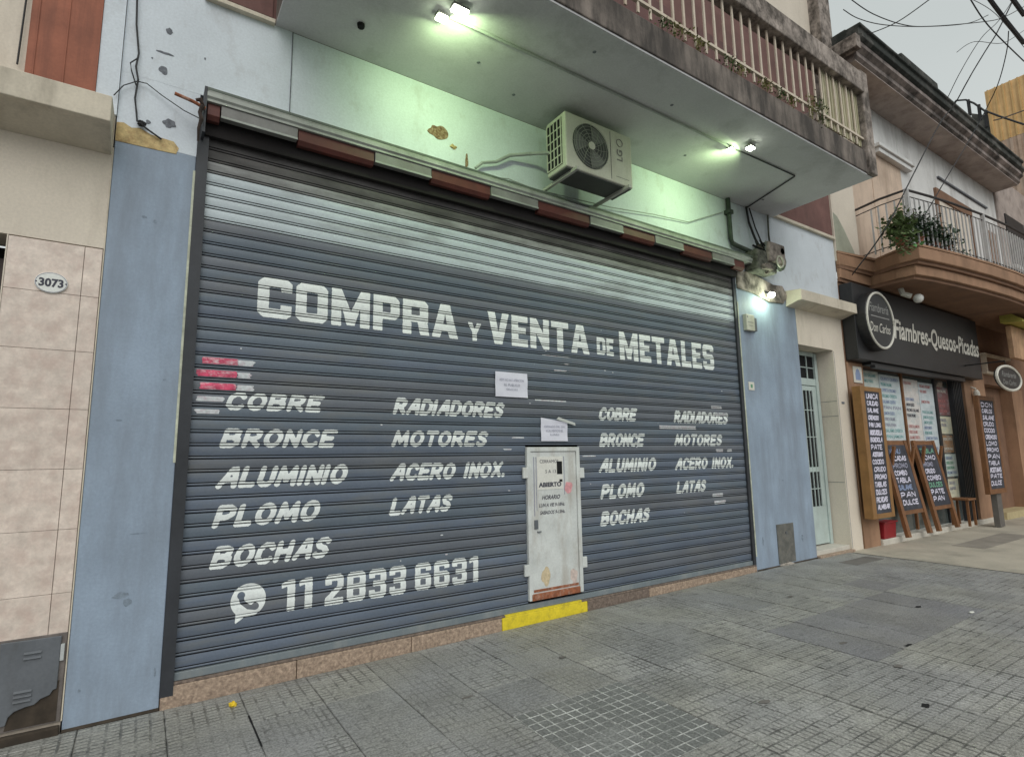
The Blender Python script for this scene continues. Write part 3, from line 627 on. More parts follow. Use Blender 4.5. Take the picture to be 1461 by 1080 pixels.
def paint_text(name, s, font, x0, x1, z0, z1, stroke=.09, shear=0., gap=.1, parent=None, yfun=None, rows=None, mt=None, cell=.0065, rough=.004):
    tab = H if font == 'hand' else KB
    hgt = z1 - z0; adv = [tab[c][1] for c in s]; tot = sum(adv) + gap * (len(s) - 1)
    sx = (x1 - x0 - abs(shear) * hgt - (stroke * hgt * 2 if font == 'hand' else 0)) / tot
    m_ = .03; xs = np.arange(x0 - m_, x1 + m_, cell); zs = rows if rows is not None else slat_rows(z0 - .02, z1 + .02)
    X, Z = np.meshgrid(xs, zs); F = np.full(X.shape, 9.)
    pen = x0 + (stroke * hgt if font == 'hand' else 0)
    for c in s:
        gl, a = tab[c]
        if gl:
            rr_ = nrs.uniform(-.012, .012, 2) if font == 'hand' else (0, 0)
            U = (X - shear * (Z - z0) - pen) / sx if True else X
            if font == 'hand':
                inner = hgt * (1 - 2 * stroke)
                base = z0 + stroke * hgt + rr_[0] * hgt
                for ply in gl:
                    for i in range(len(ply) - 1):
                        p = (pen + ply[i][0] * sx, base + ply[i][1] * inner); q = (pen + ply[i + 1][0] * sx, base + ply[i + 1][1] * inner)
                        F = np.minimum(F, seg_d(X - shear * (Z - z0), Z, p, q) - stroke * hgt)
            else:
                pol = [[(pen + u * sx, z0 + v * hgt) for (u, v) in p] for p in gl]
                sel = (X > pen - .03) & (X < pen + a * sx + .03)
                sd_ = poly_sd(X, Z, pol); F = np.where(sel, np.minimum(F, sd_), F)
        pen += (tab[c][1] + gap) * sx
    F = F + rough * (nrs.rand(*F.shape) - .5)
    if rows is None: F[groove_core(zs)] = 9.
    return build(name, field_mesh(F, xs, zs, yfun or on_slat), mt or m_let, parent or shut, recalc=False)
paint_text('lettering', 'COMPRA', 'block', .70, 2.53, 2.66, 2.995)
paint_text('lettering', 'Y', 'block', 2.64, 2.80, 2.665, 2.85)
paint_text('lettering', 'VENTA', 'block', 2.87, 4.245, 2.66, 3.0)
paint_text('lettering', 'DE', 'block', 4.36, 4.63, 2.675, 2.88)
paint_text('lettering', 'METALES', 'block', 4.73, 6.53, 2.645, 3.0)
hk = dict(stroke=.125, shear=.28, gap=.30)
for s, x0, x1, z0, z1 in [('COBRE', .50, 1.26, 1.895, 2.04), ('BRONCE', .48, 1.38, 1.605, 1.755), ('ALUMINIO', .47, 1.49, 1.30, 1.465), ('PLOMO', .46, 1.27, 1.01, 1.18), ('BOCHAS', .46, 1.36, .715, .88),
                          ('RADIADORES', 1.86, 3.08, 1.90, 2.055), ('MOTORES', 1.85, 2.88, 1.61, 1.76), ('ACERO INOX.', 1.84, 3.10, 1.305, 1.46), ('LATAS', 1.84, 2.48, 1.01, 1.165),
                          ('COBRE', 4.34, 4.98, 1.905, 2.06), ('BRONCE', 4.34, 5.09, 1.605, 1.76), ('ALUMINIO', 4.32, 5.28, 1.31, 1.47), ('PLOMO', 4.33, 5.06, 1.015, 1.18), ('BOCHAS', 4.31, 5.13, .72, .88),
                          ('RADIADORES', 5.62, 6.77, 1.905, 2.06), ('MOTORES', 5.61, 6.60, 1.61, 1.76), ('ACERO INOX.', 5.60, 6.83, 1.31, 1.46), ('LATAS', 5.60, 6.20, 1.02, 1.17)]:
    paint_text('lettering', s, 'hand', x0, x1, z0, z1, **hk)
paint_text('lettering', '11', 'block', .975, 1.21, .34, .575, gap=.14)
paint_text('lettering', '2833', 'block', 1.31, 2.01, .335, .575, gap=.14)
paint_text('lettering', '6631', 'block', 2.095, 2.74, .34, .575, gap=.14)
# phone bubble emblem
xs = np.arange(.58, .90, .005); zs = slat_rows(.30, .60); X, Z = np.meshgrid(xs, zs); cx, cz = .742, .465
Fb = np.hypot(X - cx, Z - cz) - .122
tail = poly_sd(X, Z, [[(.66, .39), (.655, .305), (.74, .36)]]); Fb = np.minimum(Fb, tail)
hs_ = np.minimum(np.minimum(seg_d(X, Z, (.688, .505), (.70, .455)), seg_d(X, Z, (.70, .455), (.745, .415))), seg_d(X, Z, (.745, .415), (.79, .405))) - .017
hs_ = np.minimum(hs_, np.minimum(np.hypot(X - .69, Z - .505) - .027, np.hypot(X - .79, Z - .415) - .027))
Fb = np.maximum(Fb, -hs_)
build('phone_emblem', field_mesh(Fb, xs, zs, on_slat), m_let, shut, recalc=False)
# torn stickers along the slats near the guide, small stickers right
def strip(name, x0, x1, z0, z1, mt, seed=0, parent=None, ragged=.012):
    xs = np.arange(x0 - .01, x1 + .02, .007); zs = slat_rows(z0, z1); X, Z = np.meshgrid(xs, zs)
    r_ = np.random.RandomState(seed); e1 = np.interp(Z, np.linspace(z0, z1, 7), r_.uniform(-1, 1, 7)) * ragged; e2 = np.interp(Z, np.linspace(z0, z1, 7), r_.uniform(-1, 1, 7)) * ragged
    F = np.maximum(np.maximum(x0 + e1 - X, X - x1 - e2), np.maximum(z0 - Z, Z - z1))
    F[groove_rows(zs)] = 9.
    return build(name, field_mesh(F, xs, zs, lambda x, z: on_slat(x, z) - .0008), mt, parent, recalc=False)
k = int((2.30 - Z0) / PITCH)
stk = thing('torn_sticker', 'torn pink and white advertising sticker in strips on the shutter slats', 'sticker', (.33, SY, 2.0))
for r in range(5):
    zb = Z0 + (k - r) * PITCH + .036; zt = zb + .05
    if r < 3:
        strip('strip', .335 - (.025 if r == 1 else 0), .58, zb, zt, m_pink, r, stk)
        strip('strip', .585, .70 - (.02 if r == 1 else 0), zb, zt - .006, m_stk, r + 9, stk)
    else: strip('strip', .31, .50 - (r - 3) * .03, zb + (.006 if r == 3 else .01), zt - .006, m_stk, r + 4, stk)
for i, (x0, x1, zc, lb) in enumerate([(6.40, 6.62, 2.13, 'small torn white label high by the guide rail'), (6.47, 6.74, 2.035, 'pale torn label just over the word radiadores'), (6.44, 6.58, 1.545, 'tiny white label under the word motores'), (6.68, 6.78, 1.545, 'tiny white scrap beside the black guide rail'),
                                      (6.30, 6.52, .965, 'small faded notice low on the shutter'), (6.33, 6.56, .87, 'second small faded notice lowest on the shutter'), (5.35, 6.05, 1.845, 'long thin faded white label under radiadores')]):
    o = strip('small_sticker', x0, x1, zc - .022, zc + .02, m_stk, 40 + i, None); tag(o, lb, 'sticker')
for i, (x0, x1, zc) in enumerate([(3.55, 3.95, 2.60), (3.86, 3.93, 2.52), (3.72, 3.90, 2.44), (3.45, 3.9, 2.10), (3.05, 3.14, 1.58), (3.16, 3.32, 1.70), (4.1, 4.28, 1.50)]):
    o = strip('glue_mark', x0, x1, zc - .006, zc + .007, m_stk, 60 + i, shut, ragged=.03)
r_ = random.Random(11)
for i in range(26):
    x0 = r_.uniform(.4, 6.8); zc = Z0 + PITCH * r_.randint(5, 30) + r_.uniform(.04, .085)
    if WX0 - .1 < x0 < WX1 + .1 and zc < 1.7: continue
    strip('paint_chip', x0, x0 + r_.uniform(.008, .03), zc - .005, zc + .006, m_stk, 90 + i, shut, ragged=.004)

# ---- wicket door
wk = build('wicket_door', MB().box(WX0 + .05, WX1 - .05, SY - .022, SY + .01, WZ0 + .05, WZ1 - .05), m_door, shut, bevel=.004)
fr = MB(); fy0, fy1 = SY - .034, SY + .015
fr.box(WX0, WX0 + .046, fy0, fy1, WZ0, WZ1).box(WX1 - .046, WX1, fy0, fy1, WZ0, WZ1).box(WX0 + .0461, WX1 - .0461, fy0 + .001, fy1, WZ1 - .046, WZ1)
build('frame', fr, m_door, wk, bevel=.004)
build('threshold', MB().box(WX0 + .03, WX1 - .05, fy0 - .006, fy1, WZ0 + .0, WZ0 + .062), m_rust, wk, bevel=.003)
build('rust_edge', MB().box(WX0 + .06, WX1 - .06, SY - .026, SY - .02, WZ0 + .075, WZ0 + .10), m_rust, wk)
for hx, hz in ((WX0 - .055, 1.34), (WX1 - .01, 1.32), (WX0 - .055, .375), (WX1 - .01, .375)):
    build('hinge_plate', MB().box(hx, hx + .066, SY - .040, SY - .012, hz - .055, hz + .055), m_door, wk, bevel=.004)
build('lock', MB().box(3.395, 3.44, SY - .034, SY - .022, .77, .86), m_gal, wk, bevel=.003)
build('handle', MB().box(3.43, 3.475, SY - .04, SY - .0225, .735, .745), m_gal, wk)
for xa, xb_, za in ((3.40, 3.408, .9), (3.43, 3.436, .95), (3.80, 3.807, 1.1)): build('frame_line', MB().box(xa, xb_, SY - .0255, SY - .0225, za, 1.5), m_inkg, wk)
pn = build('paper_sheet', MB().box(3.445, 3.785, SY - .0255, SY - .0225, 1.16, 1.50), mat('cream_paper', (.66, .65, .61), .8, .04, 8, bump=0), wk)
ty = SY - .027
text('lettering', 'CERRAMOS', .05, (3.48, ty, 1.435), m_ink, wk, fit=.25)
text('lettering', '5 A 13', .05, (3.55, ty, 1.33), m_ink, wk, fit=.14)
text('lettering', 'ABIERTO', .062, (3.46, ty, 1.19), m_ink, wk, fit=.30, bold=.003)
build('tape', MB().box(3.705, 3.775, ty - .001, ty + .0005, 1.315, 1.45).box(3.735, 3.775, ty - .001, ty + .0005, 1.235, 1.26), m_black, wk)
text('lettering', 'HORARIO', .06, (3.50, ty + .003, 1.06), m_ink, wk, fit=.24, shear=.3, bold=.0015)
text('lettering', 'LUN A VIE 9-18Hs.', .05, (3.46, ty + .003, .985), m_ink, wk, fit=.34, shear=.3, bold=.001)
text('lettering', 'SABADOS 9-13Hs.', .05, (3.47, ty + .003, .91), m_ink, wk, fit=.33, shear=.3, bold=.001)
build('pink_sticker', irregular(3.86, 1.17, .11, .12, SY - .0225, seed=5, jit=.35, thick=.002), mat('faded_pink', (.62, .30, .32), .6, .2, 30, bump=0), wk)
build('paint_flake', irregular(3.53, .30, .10, .20, SY - .0222, seed=8, jit=.4, thick=.0012), mat('beige_flake', (.55, .45, .30), .8, .2, 30, bump=0), wk)
build('paint_flake', irregular(3.90, .25, .09, .16, SY - .0222, seed=9, jit=.4, thick=.0012), mat('pinkish_flake', (.56, .46, .42), .8, .2, 30, bump=0), wk)

# ---- papers taped to the shutter
def paper(x0, x1, z0, z1, label, lines, curl=False):
    t = thing('paper_notice', label, 'notice', (x0, SY - .013, z0))
    nx, nz2 = 8, 8; mb = MB(); vs = []; fs = []
    for j in range(nz2 + 1):
        for i in range(nx + 1):
            u, v = i / nx, j / nz2
            vs.append((x0 + (x1 - x0) * u, SY - .014 - .003 * math.sin(9 * v + 2 * u) - (.02 * max(0, v - .8) * 5 * u if curl else 0), z0 + (z1 - z0) * v - (.05 * max(0, v - .75) * 4 * u if curl else 0)))
    for j in range(nz2):
        for i in range(nx): a = j * (nx + 1) + i; fs.append((a, a + 1, a + nx + 2, a + nx + 1))
    build('sheet', mb.add(vs, fs), m_paper, t, smooth=True)
    for (s, dz, w, sz) in lines: text('print', s, sz, ((x0 + x1) / 2 - w / 2, SY - .0195, z0 + dz), m_inkg, t, fit=w)
    return t
paper(2.952, 3.352, 2.115, 2.372, 'upper white paper notice taped high over the wicket door', [('HOY NO HAY ATENCION', .165, .30, .035), ('AL PUBLICO', .115, .2, .035), ('GRACIAS', .07, .14, .028)])
t2 = paper(3.515, 3.875, 1.665, 1.915, 'lower paper notice with a lifted strip of tape touching the wicket door', [('CERRADO DEL DIA', .145, .28, .03), ('VOLVEMOS EL', .10, .24, .036), ('LUNES', .06, .12, .03)], True)
build('tape', MB().add([(3.72, SY - .022, 1.90), (3.97, SY - .04, 1.835), (3.965, SY - .04, 1.865), (3.75, SY - .022, 1.925)], [(0, 1, 2, 3)]), mat('clear_tape', (.5, .52, .5), .3, .1, 5, bump=0), t2)

# ------------------------------------------------------------------ shutter housing with red and white strip
hou = thing('awning_strip', 'dented metal channel with alternating red and white panels along the shutter head', 'awning strip', (.25, -.1, 4.28))
build('channel', MB().prism([(-.13, 4.31), (-.145, 4.325), (-.145, 4.36), (-.12, 4.365), (-.12, 4.395), (.003, 4.415), (.003, 4.29), (-.13, 4.29)], .245, 7.40, 'x'), m_alu, hou)
build('channel_lip', MB().box(.245, 7.40, -.152, -.1455, 4.372, 4.392), mat('channel_lip_paint', (.10, .12, .10), .6, .2, 4), hou)
xb = [.25, .345, .93, 1.60, 2.17, 2.84, 3.45, 4.20, 4.74, 5.30, 5.85, 6.45, 6.95, 7.20]
for i in range(len(xb) - 1):
    white = i % 2 == 1
    a, b = xb[i] + .004, xb[i + 1] - .004
    mb = MB()
    if white: mb.box(a, b, -.118, -.06, 4.185, 4.288)
    else: mb.prism([(-.105, 4.288), (-.112, 4.19), (-.085, 4.155), (-.04, 4.155), (-.04, 4.288)], a, b, 'x')
    if white: build('panel_lip', MB().box(a, b, -.124, -.1185, 4.183, 4.20), m_alu, hou)
    build('panel', mb, m_whp if white else m_redp, hou, bevel=.003, label='dirty white panel' if white else 'rusty red panel')
build('recess_shade_box', MB().box(.24, 7.10, -.03, .02, 4.06, 4.288), mat('recess_shade', (.012, .010, .010), .9, .3, 3), hou)  # near-black box, the shade of the recess put into its colour
build('end_plate', MB().box(.225, .245, -.14, .12, 4.02, 4.40), m_dark, hou)
# rod and rope at left end
rod = thing('awning_rod', 'rusty iron rod and hook sticking out beside the shutter head', 'rod', (.12, -.15, 4.2))
build('bar', MB().tube([(.03, -.2, 4.225), (.15, -.19, 4.21), (.235, -.16, 4.20)], .013, 8), m_rust, rod)
build('hook', MB().tube([(.17, -.17, 4.24), (.20, -.18, 4.25), (.215, -.18, 4.20), (.20, -.17, 4.15), (.215, -.17, 4.10), (.20, -.15, 4.03), (.205, -.1, 3.95)], [.012, .02, .018, .014, .016, .01, .008], 7), mat('dark_rust', (.05, .035, .03), .9, .4, 20), rod)

# ------------------------------------------------------------------ air conditioner
ac = thing('air_conditioner', 'beige outdoor air conditioning unit bracketed under the balcony', 'air conditioner', (3.7, 0, 4.55))
ay0, ay1, ax0, ax1, az0, az1 = -.53, -.2, 3.52, 4.50, 4.52, 5.15
build('casing', MB().box(ax0, ax1, ay0, ay1, az0, az1), m_plast, ac, bevel=.015)
build('base_pan', MB().box(ax0 + .02, ax1 - .02, ay0 + .015, ay1 - .01, az0 - .012, az0), m_fan, ac)
fc = Vector((3.87, ay0, 4.84)); fr_ = .255
build('fan_recess', MB().lathe(fc, [(fr_, .001), (fr_, .004), (fr_ - .01, .004), (fr_ - .012, .0015)], (0, -1, 0), 40), m_fan, ac)
blm = MB()
for k in range(3):
    a0 = 2.1 * k + .5; pts = []
    for i in range(7): a = a0 + i * .17; pts.append((fc.x + .235 * math.cos(a), fc.z + .235 * math.sin(a)))
    pts += [(fc.x + .05 * math.cos(a0 + .9), fc.z + .05 * math.sin(a0 + .9)), (fc.x + .05 * math.cos(a0), fc.z + .05 * math.sin(a0))]
    blm.prism(pts, ay0 - .0075, ay0 - .0065, 'y')
build('fan_blade', blm, mat('fan_blade_grey', (.16, .17, .15), .5, .1, 5), ac)
gm = MB()
for rr in (.06, .10, .14, .18, .22, .25):
    gm.tube([(fc.x + rr * math.cos(6.28318 * i / 28), ay0 - .018, fc.z + rr * math.sin(6.28318 * i / 28)) for i in range(29)], .0028, 4)
for k in range(12):
    a = 6.28318 * k / 12
    gm.tube([(fc.x + .04 * math.cos(a), ay0 - .018, fc.z + .04 * math.sin(a)), (fc.x + .13 * math.cos(a + .35), ay0 - .018, fc.z + .13 * math.sin(a + .35)), (fc.x + .26 * math.cos(a + .55), ay0 - .012, fc.z + .26 * math.sin(a + .55))], .0028, 4)
build('fan_guard', gm, mat('guard_grey', (.22, .23, .2), .5, .1, 5), ac)
build('fan_hub', MB().lathe(fc, [(.045, .016), (.045, .026), (.03, .03)], (0, -1, 0), 20), m_plast, ac)
build('side_frame', MB().box(ax0 - .004, ax0 + .001, ay0 + .06, ay1 - .015, az0 + .05, az1 - .04), m_black, ac)
sl = MB()
for i in range(5): yy = ay0 + .065 + i * .06; sl.box(ax0 - .012, ax0 - .0045, yy, yy + .012, az0 + .05, az1 - .04)
for i in range(6): zz = az0 + .05 + i * .105; sl.box(ax0 - .011, ax0 - .005, ay0 + .06, ay1 - .015, zz, zz + .012)
build('side_grille', sl, m_plast, ac)
build('panel_line', MB().box(4.165, 4.171, ay0 - .0015, ay0, az0 + .03, az1 - .03), m_fan, ac)
build('panel_line', MB().box(4.24, 4.44, ay0 - .0015, ay0, 4.60, 4.604), m_fan, ac)
# maker mark: ring and the two letters, turned upright on its side as mounted
text('maker_mark', 'LG', .12, (4.345, ay0 - .003, 4.80), mat('maker_grey', (.18, .17, .16), .5, .1, 8, bump=0), ac, bold=.003, rot=Matrix.Rotation(math.radians(90), 4, 'X') @ Matrix.Rotation(math.radians(90), 4, 'Z'))
build('maker_ring', MB().tube([(4.31 + .045 * math.cos(6.283 * i / 20), ay0 - .003, 5.02 + .045 * math.sin(6.283 * i / 20)) for i in range(21)], .004, 5), MATS['maker_grey'], ac)
for bx in (3.60, 4.36):
    b_ = build('bracket', MB().box(bx, bx + .035, -.60, 0, az0 - .045, az0 - .013).box(bx, bx + .035, -.035, 0, 4.42, az0 - .046).box(bx + .003, bx + .03, -.03, -.002, 4.41, 4.42), mat('bracket_metal', (.42, .42, .38), .5, .2, 5), ac)
pipe = MB().tube([(3.52, -.25, 4.80), (3.35, -.12, 4.80), (3.12, -.06, 4.74), (2.95, -.05, 4.62), (2.78, -.05, 4.56), (2.7, -.04, 4.48)], [.018, .02, .02, .018, .016, .014], 8)
tag(build('insulated_pipe', pipe, m_conduit), 'grey insulated hose running from the wall to the air conditioner', 'pipe')
cab = MB().tube([(2.85, -.03, 4.43), (3.1, -.05, 4.47), (3.4, -.06, 4.44), (3.9, -.05, 4.47), (4.6, -.04, 4.52), (5.4, -.03, 4.62), (6.1, -.02, 4.68), (6.9, -.02, 5.02)], .006, 5)
tag(build('sagging_cable', cab, m_conduit), 'thin pale cable sagging along the wall over the shutter', 'cable')

# ------------------------------------------------------------------ lamps, conduits
con = thing('lamp_conduit', 'straight grey conduit fixed along the balcony soffit between the lamps', 'conduit', (4, -.94, 5.24))
build('tube', MB().tube([(1.95, -.92, 5.232), (3.9, -.93, 5.232), (5.8, -.945, 5.232)], .013, 8), m_conduit, con)
build('tube', MB().tube([(5.85, -.95, 5.234), (7.18, -.97, 5.234), (7.20, -.95, 5.234), (7.50, -.04, 5.234)], .009, 6), m_cable, con)
def flood(name, loc, label, w, power, aim, m_e):
    t = thing(name, label, 'lamp', loc, 'floodlights under the balcony')
    x, y, z = loc
    build('housing', MB().box(x - w / 2, x + w / 2, y - .05, y + .03, z + .02, z + .045).box(x - .015, x + .015, y - .015, y + .015, z + .046, 5.249), m_whp, t, bevel=.004)
    build('lens', MB().box(x - w / 2 + .008, x + w / 2 - .008, y - .045, y + .025, z + .0, z + .019), m_e, t)
    ld = bpy.data.lights.new('lamp_light', 'AREA'); ld.shape = 'RECTANGLE'; ld.size = w; ld.size_y = .08; ld.energy = power; ld.spread = math.radians(160); ld.color = (.70, 1.0, .50)
    lo = bpy.data.objects.new('lamp_light', ld); COL.objects.link(lo); lo.parent = t; lo.location = (0, .03, -.03)
    d = (Vector(aim) - Vector(loc)).normalized(); lo.rotation_euler = (-d).to_track_quat('Z', 'Y').to_euler()
    return t
flood('flood_lamp', (1.97, -1.06, 5.17), 'wide floodlight nearest the frame top on the soffit beside the conduit end', .15, 9.5, (2.9, 0, 4.55), e_lampw)
flood('flood_lamp', (1.88, -.90, 5.18), 'small floodlight head at the near end of the soffit conduit', .10, 2.2, (1.9, 0, 4.6), e_lamp)
flood('flood_lamp', (5.95, -1.10, 5.17), 'bright floodlight near the far end of the soffit', .10, 9.5, (5.5, 0, 4.5), e_lampw)
flood('flood_lamp', (5.80, -.93, 5.19), 'small bright lamp where the soffit conduit meets the black cable', .08, 2.2, (5.6, 0, 4.5), e_lamp)
wl = thing('wall_lamp', 'glowing round lamp on the broken corner over the blue pillar', 'lamp', (7.80, -.12, 3.87))
build('glass', MB().blob((7.80, -.13, 3.87), .055, .055, .045, jit=0, n=14), e_lampw, wl, smooth=True)
build('mount', MB().tube([(7.80, -.10, 3.9), (7.80, -.02, 3.95)], .02, 8), m_dark, wl)
ld = bpy.data.lights.new('lamp_light', 'POINT'); ld.energy = 8; ld.color = (.80, 1, .70); ld.shadow_soft_size = .06
lo = bpy.data.objects.new('lamp_light', ld); COL.objects.link(lo); lo.parent = wl; lo.location = (-.10, -.06, -.10)

# down pipe and cable tangle at the shutter head's far end
dp = thing('drain_pipe', 'dark green elbow pipe coming down from the soffit beside the housing end', 'pipe', (7.02, -.05, 4.6))
build('tube', MB().tube([(7.0, -.05, 5.24), (7.0, -.05, 4.62), (7.03, -.05, 4.56), (7.12, -.06, 4.535), (7.6, -.07, 4.49)], .035, 10), m_pipe, dp, smooth=True)
build('clamp', MB().box(6.955, 7.05, -.095, 0, 5.0, 5.06), m_pipe, dp)
tg = thing('cable_tangle', 'tangle of mouldy cables and an old meter junction on the wall beside the shutter head', 'junction', (7.75, -.1, 4.4))
r_ = random.Random(21)
build('junction_box', MB().box(7.36, 7.86, -.22, 0, 4.18, 4.50), m_moss, tg, bevel=.03)
build('meter_case', MB().box(7.62, 8.06, -.26, -.02, 4.34, 4.66), m_hand, tg, bevel=.03)
build('dial_ring', MB().tube([(7.86 + .085 * math.cos(6.283 * i / 16), -.275, 4.36 + .085 * math.sin(6.283 * i / 16)) for i in range(17)], .014, 6), m_plast, tg)
build('rag', MB().blob((7.6, -.2, 4.24), .14, .08, .07, jit=.35), m_hand, tg)
build('meter_bulb', MB().blob((8.05, -.16, 4.40), .09, .1, .12, jit=.08, n=12), mat('murky_green', (.10, .12, .09), .5, .3, 8), tg, smooth=True)
build('motor', MB().lathe((7.98, -.12, 4.55), [(.06, 0), (.07, .1), (.05, .14)], (0, -1, 0), 12), m_pipe, tg)
for k in range(16):
    pts = [(7.4 + r_.uniform(0, .6), -.1 - r_.uniform(0, .14), 4.2 + r_.uniform(0, .45)) for _ in range(5)]
    build('cable', MB().tube(pts, .009 + r_.uniform(0, .008), 5), r_.choice([m_cable, m_moss, m_pipe, m_conduit]), tg)
tcab = MB().tube([(7.48, -.03, 5.24), (7.52, -.03, 5.0), (7.62, -.05, 4.75), (7.7, -.08, 4.6)], .018, 6)
build('cable', tcab, m_cable, tg); build('cable', MB().tube([(7.56, -.03, 5.24), (7.68, -.03, 4.95), (7.8, -.05, 4.7), (7.85, -.1, 4.5)], .011, 6), m_cable, tg)
build('conduit', MB().tube([(8.05, -.03, 5.24), (8.03, -.03, 4.9), (8.02, -.05, 4.62)], .014, 6), m_moss, tg)
# boxes on the right pillar
jb = thing('junction_box', 'small grey and white electrical box near the top of the blue pillar', 'electrical box', (7.33, -.03, 3.4))
build('cover', MB().box(7.22, 7.42, -.06, 0, 3.28, 3.52), m_plast, jb, bevel=.006)
build('side_cover', MB().box(7.425, 7.50, -.045, 0, 3.29, 3.49), m_gal, jb, bevel=.004)
build('screw_mark', MB().box(7.25, 7.39, -.062, -.0605, 3.40, 3.405).box(7.28, 7.36, -.062, -.0605, 3.35, 3.354).box(7.24, 7.26, -.062, -.0605, 3.47, 3.49), m_gal, jb)
sg = thing('wall_plaque', 'tiny white square plaque with a green mark on the blue pillar', 'plaque', (7.30, -.01, 2.46))
build('plate', MB().box(7.235, 7.37, -.008, 0, 2.405, 2.525), m_signw, sg, bevel=.002)
build('mark', MB().box(7.28, 7.325, -.0095, -.0082, 2.44, 2.49), mat('plaque_green', (.12, .3, .18), .6, .1, 8, bump=0), sg)
mc = thing('meter_cover', 'grey rusty meter cover set low in the blue pillar', 'meter cover', (7.87, -.01, -.05))
build('plate', MB().box(7.64, 8.065, -.012, .0, -.06, .485), mat('rusted_grey', (.12, .12, .11), .7, .25, 8, dirt=(.22, .2, .17), dirt_amt=.6, dscale=12, streak=(1, 1, 1)), mc, bevel=.004)
build('lock', MB().lathe((7.86, -.012, .36), [(.02, 0), (.02, .01)], (0, -1, 0), 10), m_gal, mc)
build('rubble', MB().blob((7.85, -.005, -.085), .2, .03, .03, jit=.4), mat('rubble_pale', (.4, .36, .32), .9, .3, 20), mc)

# wires on the left part of the facade
wires = thing('wall_cable', 'black cable with knots hanging down the white wall over the blue pillar', 'cable', (-.2, -.02, 4.5))
build('strand', MB().tube([(-.27, -.03, 5.3), (-.255, -.03, 5.02), (-.245, -.02, 4.8), (-.215, -.02, 4.57), (-.225, -.03, 4.45), (-.205, -.03, 4.35), (-.215, -.02, 4.2), (-.20, -.02, 4.1), (-.19, -.03, 4.02), (-.13, -.03, 3.98), (-.03, -.02, 3.93)], .0065, 6), m_cable, wires)
build('strand', MB().tube([(-.34, -.05, 4.16), (-.29, -.03, 4.27), (-.21, -.03, 4.335), (-.15, -.03, 4.34), (-.05, -.03, 4.28), (.10, -.06, 4.19), (.20, -.1, 4.14)], .004, 5), m_cable, wires)
build('strand', MB().tube([(-.22, -.03, 4.52), (-.26, -.04, 4.46), (-.25, -.04, 4.40), (-.215, -.03, 4.30)], .005, 5), m_cable, wires)
build('knot', MB().blob((-.16, -.03, 4.01), .03, .02, .02, jit=.4), m_cable, wires)

# ------------------------------------------------------------------ left neighbour
ln = thing('neighbour_house', 'cream neighbour house with pink marble tiles and a projecting ledge', 'house', (-1, 0, 0))
build('wall', MB().box(-6, PX0 - .008, .0, .3, 3.012, 11), m_cream, ln)
build('wall_base', MB().box(-.83, PX0 - .008, .012, .3, -.5, 3.01), m_tile2, ln)
build('joint_strip', MB().box(PX0 - .0075, PX0 - .001, -.004, .05, -.1, 3.78), m_creamd, ln)
build('door_recess', MB().box(-1.9, -.83, .30, .35, -.2, 3.0).box(-.84, -.83, .05, .30, -.2, 3.0), m_black, ln)
build('wall', MB().box(-6, -1.9, 0, .3, -.5, 3.01), m_cream, ln)
build('door_leaf', MB().box(-1.86, -.86, .22, .29, -.15, 2.9), mat('dark_wood', (.05, .03, .025), .5, .3, 4), ln)
build('door_reveal', MB().box(-.835, -.828, -.002, .3, -.2, 3.01), m_cream, ln)
tz = [.43, .68, 1.08, 1.47, 1.865, 2.26, 2.65, 3.005]
for a, b in zip(tz[:-1], tz[1:]):
    build('wall_tile', MB().box(-.826, -.426, -.002, .0115, a + .0012, b - .0012), m_tile, ln, bevel=.002)
    build('wall_tile', MB().box(-.423, PX0 - .012, -.002, .0115, a + .0012, b - .0012), m_tile, ln, bevel=.002)
build('wall_tile', MB().box(-.826, -.66, -.002, .0115, .03, .428), m_tile, ln, bevel=.002)
build('wall_tile', MB().box(-.826, -.66, -.002, .0115, -.15, .028), m_tile, ln, bevel=.002)
build('ledge', MB().prism([(0, 3.72), (-.28, 3.80), (-.34, 3.80), (-.35, 3.98), (0, 4.02)], -6, PX0 - .012, 'x'), m_creamd, ln, bevel=.006)
build('cladding_panel', MB().box(-.84, -.45, -.03, -.001, 4.03, 9), m_terra, ln)
build('cladding_rib', MB().box(-.64, -.632, -.036, -.0305, 4.03, 9), m_terra, ln)
build('cladding_rib', MB().box(-.80, -.794, -.036, -.0305, 4.03, 9), m_terra, ln)
build('wall_strip', MB().box(-.448, -.316, -.022, -.001, 4.03, 9), m_white, ln, label='white painted strip between the terracotta and the shop wall')
build('base', MB().box(-.66, PX0 - .01, -.03, .011, -.5, -.12), m_soil_shade, ln, bevel=.01)
tag(build('wall_cable', MB().tube([(-.865, -.03, 5.4), (-.872, -.03, 4.8), (-.88, -.03, 4.2)], .006, 5), m_cable), 'thin dark cable on the cream wall beside the terracotta panel', 'cable')
npl = thing('house_number_plate', 'white oval enamel plate with the number 3073 on the pink tiles', 'number plate', (-.585, -.01, 2.715))
build('plate', MB().prism([(-.585 + .088 * math.cos(6.283 * i / 28), 2.715 + .072 * math.sin(6.283 * i / 28)) for i in range(28)], -.014, -.0025, 'y'), mat('enamel', (.7, .71, .68), .3, .03, 4, bump=0), npl, bevel=.003)
rim = MB().tube([(-.585 + .083 * math.cos(6.283 * i / 28), -.0145, 2.715 + .067 * math.sin(6.283 * i / 28)) for i in range(29)], .0016, 4)
build('rim', rim, m_inkg, npl)
text('number', '3073', .075, (-.585 - .065, -.0155, 2.688), m_ink, npl, fit=.13, bold=.0028)
for dx in (-.078, .078): build('screw', MB().lathe((-.585 + dx, -.015, 2.715), [(.005, 0), (.004, .003)], (0, -1, 0), 8), m_ink, npl)
